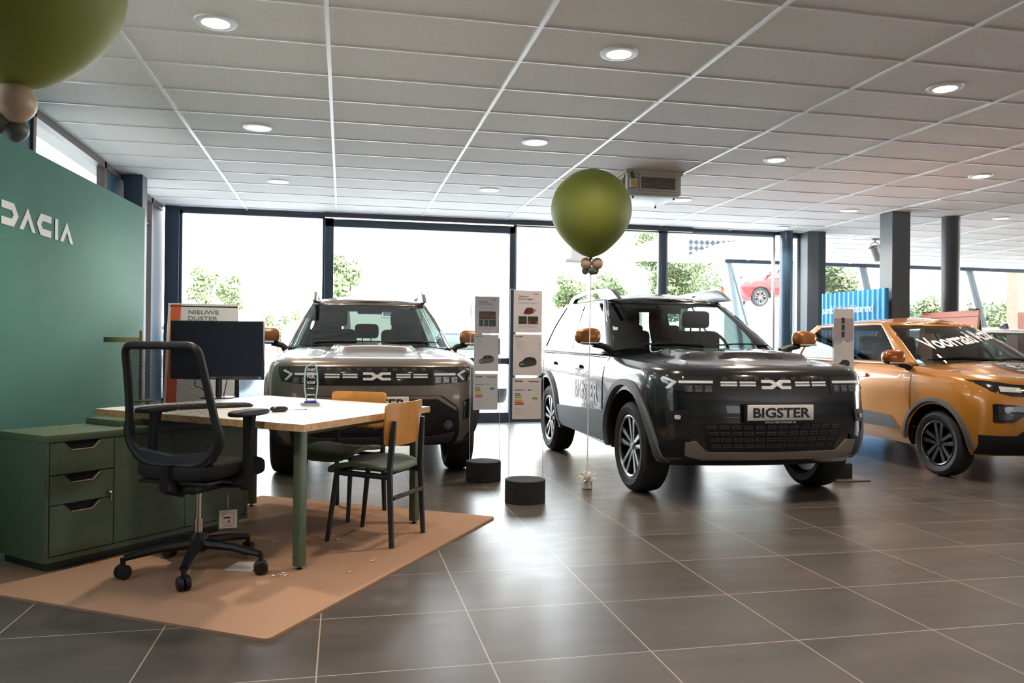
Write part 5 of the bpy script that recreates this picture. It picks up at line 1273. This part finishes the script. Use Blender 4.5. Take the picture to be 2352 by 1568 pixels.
# ------------------------------------------------------------------ balloons
def balloon(name, label, c, r, m_, neck=True, group=None, st=1.0):
    prof = []; n = 28
    for i in range(n+1):
        a_ = math.pi*i/n; rr = math.sin(a_)*r; z = math.cos(a_)*r
        if z < 0:
            k_ = -z/r; rr *= 1-.04*k_**2; z *= 1+.17*k_**5*st
        prof.append((max(rr, 0 if i in (0, n) else .001), z))
    if neck: prof = prof[:-1]+[(.012, prof[-1][1]-.004), (.02, prof[-1][1]-.02), (0, prof[-1][1]-.02)]
    bm = bmesh.new(); lathe(bm, prof, (0, 0, 0), 48); ob = bmobj(name, bm, m_, ang=80); ob.location = c; setp(ob, label, 'balloon', group); return ob
grn = mat('balloon_green', (.21, .235, .04), .58, noise=.04, nscale=3, spec=.35)
bei = mat('balloon_beige', (.52, .36, .24), .4, noise=.03); gry = mat('balloon_grey', (.10, .105, .085), .4, noise=.04)
yb_ = 6.0; ctr = aty(1358, 482, yb_); r_ = (aty(1448, 482, yb_).x-aty(1269, 482, yb_).x)/2*.99
balloon('balloon', 'large round olive green balloon floating before the windows', ctr, r_, grn, st=1.0)
def cluster(cs, kx, labels):
    for (u, v, rr, m_, dyy, lb) in cs:
        q = ray(u, v)*kx+ORG+Vector((0, dyy, 0)); balloon('balloon', lb, q, rr*kx/F_PX, m_, neck=False, st=.3)
kx = (ctr-ORG).dot(fw)
cluster([(1346, 605, 13.5, bei, 0, 'left small beige balloon under the floating green balloon'), (1372, 605, 13.5, bei, .0, 'right small beige balloon under the floating green balloon'), (1358, 622, 9.5, gry, -.02, 'middle of the three small grey balloons under the floating green one'), (1346, 621, 8.5, gry, .02, 'left of the three small grey balloons under the floating green one'), (1369, 621, 8.5, gry, .02, 'right of the three small grey balloons under the floating green one')], kx, None)
wp = atz(1348, 1122)
bm = bmesh.new(); tube(bm, [ctr+Vector((0, 0, -r_*1.15)), Vector(aty(1357, 640, yb_)), Vector((wp.x, wp.y, .08))], .012, 4, flat=(1, .4))
ob = bmobj('ribbon', bm, mat('ribbon_white', (.85, .84, .84), .5)); setp(ob, 'long white ribbon from the floating balloon down to its weight', 'ribbon')
bm = bmesh.new(); box(bm, -.035, .035, -.035, .035, 0, .06, .008)
random.seed(3)
for i in range(46):
    a_ = random.random()*6.28; e_ = random.uniform(.1, 1.5); L_ = random.uniform(.065, .11); d_ = Vector((math.cos(a_)*math.cos(e_), math.sin(a_)*math.cos(e_), math.sin(e_)))
    s_ = Vector((0, 0, .055)); w_ = d_.cross(Vector((0, 0, 1))).normalized()*.006; p0, p1_, p2_ = s_, s_+d_*L_*.6+Vector((0, 0, .004)), s_+d_*L_-Vector((0, 0, .012))
    vs = [bm.verts.new(q) for q in (p0-w_, p0+w_, p1_+w_, p2_+w_*1.2, p2_-w_*1.2, p1_-w_)]; bm.faces.new((vs[0], vs[1], vs[2], vs[5])); bm.faces.new((vs[5], vs[2], vs[3], vs[4]))
ob = bmobj('balloon_weight', bm, mat('tissue_white', (.72, .66, .62), .7), smooth=False); ob.location = wp; setp(ob, 'white tissue tassel weight holding the balloon ribbon on the floor', 'balloon weight')
kx2 = 2.35; c2 = ORG+ray(32, -62)*kx2; balloon('balloon', 'huge olive green balloon cut by the top left corner', c2, 238*kx2/F_PX, grn, st=.6)
cluster([(34, 234, 46, bei, 0, 'beige balloon under the corner balloon'), (-12, 265, 40, gry, 0, 'grey balloon cut by the left edge under the corner balloon'), (26, 290, 29, gry, .03, 'lowest small grey balloon under the corner balloon')], kx2, None)
# ------------------------------------------------------------------ ceiling heater
hx0, hx1, hy, hz = 2.915, 3.52, 7.9, 2.735
ht_ = thing('air_heater', 'beige louvred air heater hanging from the ceiling', 'heater', (hx0, hy, CZ)); HW, HH, HD = hx1-hx0, CZ-hz, .62
hb_ = mat('heater_beige', (.48, .44, .38), .5)
bm = bmesh.new(); box(bm, 0, HW, 0, HD, -HH+.02, -.03, .004); box(bm, -.01, HW+.01, -.01, 0.0, -.045, -.02); bmobj('casing', bm, hb_, ht_)
bm = bmesh.new(); box(bm, -.02, HW+.02, -.02, HD+.02, -.03, 0, .003); bmobj('mounting_frame', bm, hb_, ht_)
bm = bmesh.new(); box(bm, .02, HW-.02, .02, HD-.02, -HH-.0, -HH+.02, .003); bmobj('bottom_tray', bm, mat('heater_white', (.75, .76, .74), .4), ht_)
for nm, fx in (('front', 1), ('side', 0)):
    bm = bmesh.new(); bk_ = bmesh.new(); fr_b = bmesh.new()
    if fx:
        a0, a1, zb_2, zt_2 = .15, HW-.07, -HH+.075, -.07
        box(bk_, a0, a1, -.006, -.003, zb_2, zt_2)
        for i in range(10):
            z = zb_2+(zt_2-zb_2)*(i+.5)/10; box(bm, a0, a1, -.018, -.006, z-.0022, z+.0022)
        for (p, q, r2, s2) in ((a0-.02, a1+.02, zt_2, zt_2+.02), (a0-.02, a1+.02, zb_2-.02, zb_2), (a0-.02, a0, zb_2, zt_2), (a1, a1+.02, zb_2, zt_2)): box(fr_b, p, q, -.016, 0, r2, s2)
    else:
        a0, a1, zb_2, zt_2 = .08, HD-.08, -HH+.075, -.07
        box(bk_, -.006, -.003, a0, a1, zb_2, zt_2)
        for i in range(10):
            z = zb_2+(zt_2-zb_2)*(i+.5)/10; box(bm, -.018, -.006, a0, a1, z-.0022, z+.0022)
        box(fr_b, -.016, 0, a0-.02, a1+.02, zt_2, zt_2+.02); box(fr_b, -.016, 0, a0-.02, a1+.02, zb_2-.02, zb_2)
    gq = bmobj('grille', bk_, mat('heater_dark', (.006, .005, .004), .7), ht_, smooth=False); bmobj('louvres', bm, mat('louvre_brown', (.42, .33, .28), .4), gq, smooth=False); bmobj('grille_frame', fr_b, hb_, gq, smooth=False)
bm = bmesh.new(); box(bm, .02, .10, -.045, -.0, -.19, -.10, .006); jb = bmobj('junction_box', bm, mat('box_grey', (.5, .48, .45), .5), ht_)
bm = bmesh.new(); box(bm, .03, .08, -.052, -.045, -.175, -.115, .002); bmobj('yellow_switch', bm, mat('switch_yellow', (.7, .38, .02), .4), jb)
bm = bmesh.new(); tube(bm, [(.05, -.02, -.10), (.035, -.02, -.05), (.03, -.01, 0)], .006, 6); tube(bm, [(.07, -.02, -.10), (.055, -.02, -.05), (.04, -.01, 0)], .006, 6); bmobj('cable', bm, blk, ht_)
bm = bmesh.new(); [lathe(bm, [(0, -HH-.02), (.01, -HH-.02), (.01, -HH)], (x, y_, 0), 10) for x, y_ in ((.08, .05), (HW-.06, .05), (HW-.06, HD-.06))]; bmobj('bolt', bm, blk, ht_)
# spotlight on the ceiling
sp_ = atz(2010, 548, CZ); q = aty(2010, 575, sp_.y); sl_ = thing('spotlight', 'grey cylindrical spotlight hanging from the ceiling left of the square column', 'spotlight', (sp_.x, sp_.y, CZ)); gm = mat('spot_grey', (.33, .33, .32), .4, .3)
bm = bmesh.new(); box(bm, -.07, .07, -.03, .03, -.03, 0, .004); tube(bm, [(0, 0, -.03), (0, 0, -.07)], .012, 8); bmobj('mount', bm, gm, sl_)
bm = bmesh.new(); tube(bm, [(-.085, 0, -.2), (-.085, 0, -.1), (-.04, 0, -.07), (.04, 0, -.07), (.085, 0, -.1), (.085, 0, -.2)], .008, 6); bmobj('bracket', bm, gm, sl_)
bm = bmesh.new(); m_ = Matrix.Translation((0, 0, -.22)) @ Matrix.Rotation(R(-28), 4, 'Y') @ Matrix.Rotation(R(8), 4, 'X')
lathe(bm, [(0, -.16), (.07, -.16), (.078, -.13), (.078, .05), (.086, .08), (.086, .09), (.07, .09), (.06, .02), (0, .0)], (0, 0, 0), 28)
for v in bm.verts: v.co = m_ @ v.co
bmobj('lamp_housing', bm, gm, sl_)
# ------------------------------------------------------------------ blue banner and terracotta board
a_, b_ = Vector((7.0, 10.5, 0)), Vector((7.1, 9.25, 0))
za = 1.95
a_ = atz(1888, 675, 1.96); b_ = atz(2034, 661, 1.96); a_ = Vector((a_.x, a_.y, 0)); b_ = Vector((b_.x, b_.y, 0))
bd = (b_-a_).normalized(); Lb_ = (b_-a_).length
bn = thing('banner', 'blue ribbed banner wall with white Dutch text beside the square column', 'banner', a_)
bm = bmesh.new(); N_ = 60
fr_p = []; ax = bd; nn = Vector((bd.y, -bd.x, 0))
if nn.dot(-a_) < 0: nn = -nn
for i in range(N_*4+1):
    s_ = i/(N_*4)*Lb_; d_ = .012*math.sin(s_/Lb_*N_*.45*2*math.pi*.5); fr_p.append(ax*s_+nn*d_)
lo_ = [bm.verts.new((p.x, p.y, .02)) for p in fr_p]; hi_ = [bm.verts.new((p.x, p.y, 1.96)) for p in fr_p]
lo2 = [bm.verts.new((p.x-nn.x*.05, p.y-nn.y*.05, .02)) for p in fr_p]; hi2 = [bm.verts.new((p.x-nn.x*.05, p.y-nn.y*.05, 1.96)) for p in fr_p]
for i in range(len(lo_)-1):
    bm.faces.new((lo_[i], lo_[i+1], hi_[i+1], hi_[i])); bm.faces.new((lo2[i], hi2[i], hi2[i+1], lo2[i+1])); bm.faces.new((hi_[i], hi_[i+1], hi2[i+1], hi2[i])); bm.faces.new((lo_[i], lo2[i], lo2[i+1], lo_[i+1]))
bm.faces.new((lo_[0], hi_[0], hi2[0], lo2[0])); bm.faces.new((lo_[-1], lo2[-1], hi2[-1], hi_[-1]))
bnp = bmobj('ribbed_panel', bm, mat('banner_blue', (.035, .26, .56), .35), bn)
for s_, zz_, x_ in (('somberd verduisterend', 1.70, .06), ('po', 1.46, .06)):
    V, Fc = text_mesh(s_, .2, 'LEFT'); kx3 = (Lb_*.80)/max(v[0] for v in text_mesh('somberd verduisterend', .2, 'LEFT')[0])
    flat_mesh('banner_text', [(x*kx3, y*.8) for x, y in V], Fc, plane_mtx(ax*x_+nn*.03+Vector((0, 0, zz_)), ax, (0, 0, 1)), mat('banner_letter', (.85, .92, .97), .5), bnp)
for zt_3, nm in ((1.66, 0),):
    a_, b_ = atz(2118, 719, 1.62), atz(2250, 711, 1.62); a_ = Vector((a_.x, a_.y, 0)); b_ = Vector((b_.x, b_.y, 0)); bd = (b_-a_).normalized(); Lw = (b_-a_).length; nn = Vector((bd.y, -bd.x, 0)); nn = nn if nn.dot(-a_) > 0 else -nn
    tb_ = thing('advertising_board', 'terracotta folding board behind the yellow car', 'sign', a_)
    for s, mm in ((1, mat('board_terracotta', (.42, .17, .12), .6)), (-1, mat('board_brown', (.05, .03, .02), .7))):
        o_ = nn*.2*s; m_ = plane_mtx(o_, bd, Vector((0, 0, 1.62))-o_)
        hl_ = 1.63 if s > 0 else 1.56; bm = bmesh.new(); prism(bm, [(0, 0), (Lw, 0), (Lw, hl_), (0, hl_)], -.02 if s > 0 else 0, 0 if s > 0 else .02, m_); bmobj('panel', bm, mm, tb_, smooth=False)
    bm = bmesh.new(); [box(bm, 0, .14, -.02, .02, 1.62, 1.635, .003, Matrix.Translation(bd*x_) @ Matrix((bd, nn, Vector((0, 0, 1)))).transposed().to_4x4()) for x_ in (.02, Lw-.17)]; bmobj('hinge', bm, blk, tb_)
    bm = bmesh.new(); o_ = nn*.2; tube(bm, [bd*(Lw+.008)+o_, bd*(Lw+.008)+Vector((0, 0, 1.62))], .014, 4); bmobj('wood_edge', bm, mat('raw_edge', (0, 0, 0)), tb_)
# ------------------------------------------------------------------ outdoors
bm = bmesh.new(); vs = [bm.verts.new(p) for p in ((-60, -8, -.03), (90, -8, -.03), (90, 110, -.03), (-60, 110, -.03))]; bm.faces.new(vs)
o = bmobj('ground', bm, mat('paving', (.6, .59, .57), .9, noise=.12, nscale=1.5), smooth=False); o['kind'] = 'structure'
brickp = mat('brick_pale', (.62, .55, .50), .9, noise=.12, nscale=8); wing = mat('window_far', (.10, .12, .14), .6)
def building(label, x0, x1, y, dpth, h, wins, m_, balc=()):
    t = thing('building', label, 'building', (x0, y, 0)); bm = bmesh.new(); box(bm, 0, x1-x0, 0, dpth, 0, h); w_ = bmobj('wall', bm, m_, t, smooth=False)
    bm = bmesh.new(); box(bm, -.2, x1-x0+.2, -.2, dpth+.2, h, h+.25); bmobj('roof', bm, mat('roof_edge', (.5, .5, .5), .7), t, smooth=False)
    for (a, b, z0, z1) in wins:
        bm = bmesh.new(); box(bm, a-.08, b+.08, -.06, .02, z0-.08, z1+.08); f = bmobj('window', bm, mat('window_surround', (.7, .7, .7), .5), t, smooth=False)
        bm = bmesh.new(); box(bm, a, b, -.075, -.06, z0, z1); bmobj('pane', bm, wing, f, smooth=False)
    for (a, b, z) in balc:
        bm = bmesh.new(); box(bm, a, b, -1.2, 0, z, z+.15); box(bm, a, b, -1.2, -1.16, z+.15, z+1.1); bmobj('balcony', bm, mat('balcony_dark', (.06, .05, .055), .6), t, smooth=False)
    return t
def X(u, y, v=700): return aty(u, v, y).x
def Z(u, v, y): return aty(u, v, y).z
yb2 = 46
xa, xe = X(800, yb2), X(1475, yb2)
W_ = []
for (u0, u1, v0, v1) in ((1440, 1468, 562, 592), (1440, 1468, 632, 666), (1338, 1366, 640, 668), (980, 1010, 560, 590), (1055, 1085, 560, 590), (980, 1010, 690, 725), (1075, 1095, 700, 725), (880, 905, 700, 725)):
    a, b = aty(u0, v1, yb2), aty(u1, v0, yb2); W_.append((a.x-xa, b.x-xa, a.z, b.z))
ba, bb_ = aty(1300, 602, yb2), aty(1338, 570, yb2)
building('pale brick apartment block across the road, seen through the door', xa, xe, yb2, 10, Z(1100, 515, yb2), W_, brickp, [(ba.x-xa, bb_.x-xa, ba.z)])
building('low pale building far left beyond the corner window', X(430, 60), X(700, 60), 60, 8, Z(500, 640, 60), [(3, 5, 3, 4.6), (8, 10, 3, 4.6)], mat('render_white', (.7, .7, .68), .9))
# trees
leafm = [mat('leaf_%s' % n, c, .6) for n, c in (('light', (.34, .42, .21)), ('mid', (.20, .27, .12)))]
for m_ in leafm:
    b = m_.node_tree.nodes['Principled BSDF']; b.inputs['Subsurface Weight'].default_value = 0; b.inputs['Transmission Weight'].default_value = 0
def tree(label, x, y, zc, rx, rz_, n, leaf=.16, cat='tree', group=None, trunk=True, name='tree', seed=0, blobs=9):
    random.seed(seed); t = thing(name, label, cat, (x, y, 0), 0, group)
    cs = [(Vector((random.uniform(-1, 1)*rx*.7, random.uniform(-1, 1)*rx*.7, zc+random.uniform(-1, 1)*rz_*.8)), random.uniform(.4, .65)*min(rx, rz_)) for _ in range(blobs)]
    V, Fc = [], []; g = random.gauss
    for i in range(n):
        c, r = random.choice(cs); d_ = Vector((g(0, 1), g(0, 1), g(0, 1))).normalized()*r*random.uniform(.5, 1.12)
        p = c+d_; a = Vector((g(0, 1), g(0, 1), g(0, 1))).normalized(); b = a.orthogonal(); s = leaf*random.uniform(.6, 1.3); q = len(V)
        V += [p+a*s, p+b*s*.5, p-a*s, p-b*s*.5]; Fc.append((q, q+1, q+2, q+3))
    me_ = bpy.data.meshes.new('foliage'); me_.from_pydata(V, [], Fc); o_ = link('foliage', me_, leafm, t, smooth=False)
    me_.polygons.foreach_set('material_index', [i % 2 for i in range(n)])
    if trunk:
        bm = bmesh.new(); tube(bm, [(0, 0, 0), (.05, 0, zc*.5), (0, .05, zc)], [.16, .13, .06], 8)
        for c, r in cs[:5]: tube(bm, [(0, 0, zc*.55), tuple(c*.6+Vector((0, 0, zc*.2))), tuple(c)], [.06, .04, .02], 5)
        bmobj('trunk', bm, mat('bark', (.12, .09, .07), .9), t)
def tr(label, u, y, v0, v1, wpx, n, leaf, seed, **k):
    d = ray(u, v0); kk_ = y/d.y; c = aty(u, (v0+v1)/2, y); rz_ = (v1-v0)/2*kk_/F_PX*1.0; rx = wpx/2*kk_/F_PX
    tree(label, c.x, y, c.z, rx, rz_, int(n*2.4), leaf*.6, seed=seed, **k)
tr('bushy green tree right of the glazing bar in the far right window', 1565, 30, 520, 720, 190, 9000, .12, 1)
tr('green tree just right of the balloon ribbon, before the apartment block', 1395, 34, 610, 720, 90, 3200, .12, 2)
tr('small tree behind the black suv roof, left of the pale tree group', 1310, 38, 640, 720, 100, 2200, .13, 3)
tr('slender pale tree by the door post', 795, 30, 580, 700, 70, 1500, .14, 4)
tr('thin tree left of the taupe suv, first from the left', 470, 36, 620, 700, 60, 900, .15, 5)
tr('thin tree left of the taupe suv, second from the left', 530, 34, 620, 720, 50, 900, .15, 6)
tr('low spreading tree far behind the taupe suv', 640, 40, 715, 760, 120, 1100, .15, 7  )
for i, (u, w__, lb) in enumerate(((1925, 110, 'hedge bush seen above the blue banner'), (2125, 110, 'hedge bush between the square and round columns'), (2275, 130, 'hedge bush right of the sloped glazing bar'))):
    tr(lb, u, 20 if i == 0 else 24, 690 if i else 585, 815, w__, 3600 if i else 6000, .11, 20+i, name='bush', cat='bush', trunk=False, blobs=12)
building('red brick pier of a building at the right edge of the picture', X(2338, 17), X(2338, 17)+4, 17, .35, 6, [], mat('brick_red', (.42, .16, .11), .9, noise=.2, nscale=12))
# neighbouring pavilion with perforated canopy and red car on a ramp
yp = 19.0
pv = thing('pavilion', 'white neighbouring pavilion with perforated canopy and slanted glass', 'building', (X(1640, yp), yp, 0)); ox = X(1640, yp)
a0, a1 = X(1603, yp)-ox, X(1860, yp)-ox; zf0, zf1 = Z(1604, 580, yp), Z(1604, 543, yp)
bm = bmesh.new(); box(bm, a0, a1, -.6, 6, zf1+.0, zf1+.3); bmobj('canopy', bm, mat('canopy_white', (.7, .7, .7), .5), pv, smooth=False)
bm = bmesh.new(); prism(bm, [(a0, zf0), (a0+.9, zf0+.35), (a0+1.3, zf1), (a0, zf1)], -.62, -.58, plane_mtx((0, 0, 0), (1, 0, 0), (0, 0, 1)))
def perf():
    m = mat('perforated_metal', (.45, .46, .5), .5); nt = m.node_tree; b = nt.nodes['Principled BSDF']; N = nt.nodes.new; L = nt.links.new
    tc = N('ShaderNodeTexCoord'); mp_ = N('ShaderNodeMapping'); mp_.inputs['Rotation'].default_value = (0, R(45), 0); mp_.inputs['Scale'].default_value = (9, 9, 9); L(tc.outputs['Object'], mp_.inputs['Vector'])
    ck = N('ShaderNodeTexChecker'); ck.inputs['Scale'].default_value = 1; ck.inputs['Color1'].default_value = (.5, .52, .56, 1); ck.inputs['Color2'].default_value = (.10, .11, .13, 1); L(mp_.outputs[0], ck.inputs['Vector']); L(ck.outputs['Color'], b.inputs['Base Color']); return m
bmobj('perforated_fascia', bm, perf(), pv, smooth=False)
bm = bmesh.new(); prism(bm, [(a0+.15, zf0-.12), (a0+1.35, zf1-.12), (a0+1.35, zf1), (a0, zf0)], -.66, -.5, plane_mtx((0, 0, 0), (1, 0, 0), (0, 0, 1))); bmobj('canopy_edge', bm, mat('canopy_white', (0, 0, 0)), pv, smooth=False)
g0, g1 = X(1665, yp, 590)-ox, X(1705, yp, 750)-ox
bm = bmesh.new(); prism(bm, [(X(1640, yp)-ox, zf0-.05), (g0, zf0), (g1+.6, 0), (g1+.3, 0)], 0, .08, plane_mtx((0, 0, 0), (1, 0, 0), (0, 0, 1))); bmobj('slanted_side', bm, mat('pavilion_panel', (.45, .52, .54), .3), pv, smooth=False)
bm = bmesh.new(); tube(bm, [(g0+.05, -.05, zf0), (g1+.65, -.05, 0)], .05, 4); bmobj('slanted_mullion', bm, mat('mullion_green', (.05, .09, .09), .4), pv, smooth=False)
bm = bmesh.new(); vs = [bm.verts.new(p) for p in ((g0+.1, 0, zf0), (a1, 0, zf1), (a1, 0, 0), (g1+.7, 0, 0))]; bm.faces.new(vs); bmobj('pane', bm, GL, pv, smooth=False)
yr_ = 25.0; rc = aty(1741, 686, yr_)
bm = bmesh.new(); rx0 = X(1692, yr_)
rp_ = thing('display_ramp', 'white display ramp under the red car in the pavilion', 'ramp', (rx0, yr_, 0)); hz_ = rc.z-.31
bm = bmesh.new(); prism(bm, [(0, 0), (5.4, 0), (5.4, hz_+.55), (0, hz_-.17)], -.9, 1.5, plane_mtx((0, 0, 0), (1, 0, 0), (0, 0, 1))); bmobj('deck', bm, mat('ramp_white', (.7, .7, .68), .6), rp_, smooth=False)
tr_, _, _ = plain_car('hatchback', 'red car raised on the ramp in the neighbouring pavilion', (rc.x-1.08, yr_+.0, hz_-.10), R(-90), redp, hatch=True, L=3.9)
tr_.rotation_euler = (R(7.6), 0, R(-90))
# parked cars outside
plain_car('hatchback', 'white parked car outside with a red tail light, beside the left sign stand', (2.3, 18.9, 0), R(180), wh, hatch=True)
plain_car('suv', 'white parked car outside left of the taupe suv', (-3.2, 20.0, 0), R(62), wh)
plain_car('hatchback', 'silver parked car outside just behind the monitor', (-.9, 13.4, 0), R(62), silv, hatch=True, L=3.9)
bm = bmesh.new()
gw = thing('bounce_block_wall', 'grey wall added outside the left windows to block ground bounce', 'wall', (-4.3, 0, 0)); box(bm, -.1, .1, -1, 12.5, 0, 2.3); box(bm, -.14, .14, -1.04, 12.54, 2.3, 2.38); bmobj('masonry', bm, mat('bounce_block_grey', (.22, .22, .21), .9, noise=.15), gw, smooth=False)  # added wall, keeps bounce from the bright ground off the ceiling
st_ = thing('fence', 'pale slatted fence outside the left window', 'fence', (-12, 20, 0)); bm = bmesh.new()
for i in range(40): box(bm, i*.14, i*.14+.1, 0, .03, 0, 1.5)
bmobj('slats', bm, mat('fence_white', (.7, .7, .7), .6), st_, smooth=False)
# ------------------------------------------------------------------ light
w = bpy.data.worlds.new('world'); SC.world = w; w.use_nodes = True; nt = w.node_tree; bg = nt.nodes['Background']
tc = nt.nodes.new('ShaderNodeTexCoord'); sp = nt.nodes.new('ShaderNodeSeparateXYZ'); rpn = nt.nodes.new('ShaderNodeValToRGB'); nt.links.new(tc.outputs['Generated'], sp.inputs[0]); nt.links.new(sp.outputs[2], rpn.inputs['Fac'])
rpn.color_ramp.elements[0].color = (1, 1, 1, 1); rpn.color_ramp.elements[1].color = (.62, .78, 1, 1); nt.links.new(rpn.outputs['Color'], bg.inputs['Color'])
mr = nt.nodes.new('ShaderNodeMapRange'); mr.interpolation_type = 'SMOOTHSTEP'; mr.inputs['From Min'].default_value = -.6; mr.inputs['From Max'].default_value = .5; mr.inputs['To Min'].default_value = .8; mr.inputs['To Max'].default_value = 6.0
nt.links.new(sp.outputs[1], mr.inputs['Value']); nt.links.new(mr.outputs[0], bg.inputs['Strength'])
bg.inputs['Strength'].default_value = 4.5
sn = bpy.data.lights.new('sun', 'SUN'); sn.energy = 9; sn.angle = R(1); sn.color = (1, .95, .88); so = bpy.data.objects.new('sun', sn); COL.objects.link(so); so.rotation_euler = (R(48), 0, R(20)); so.location = (0, -10, 20)
vs_ = SC.view_settings; vs_.view_transform = 'Standard'; vs_.look = 'None'; vs_.exposure = 1.45; vs_.gamma = 1; vs_.use_curve_mapping = False
SC.cycles.max_bounces = 8; SC.cycles.transparent_max_bounces = 24; SC.cycles.sample_clamp_indirect = 8; SC.cycles.caustics_reflective = False; SC.cycles.caustics_refractive = False
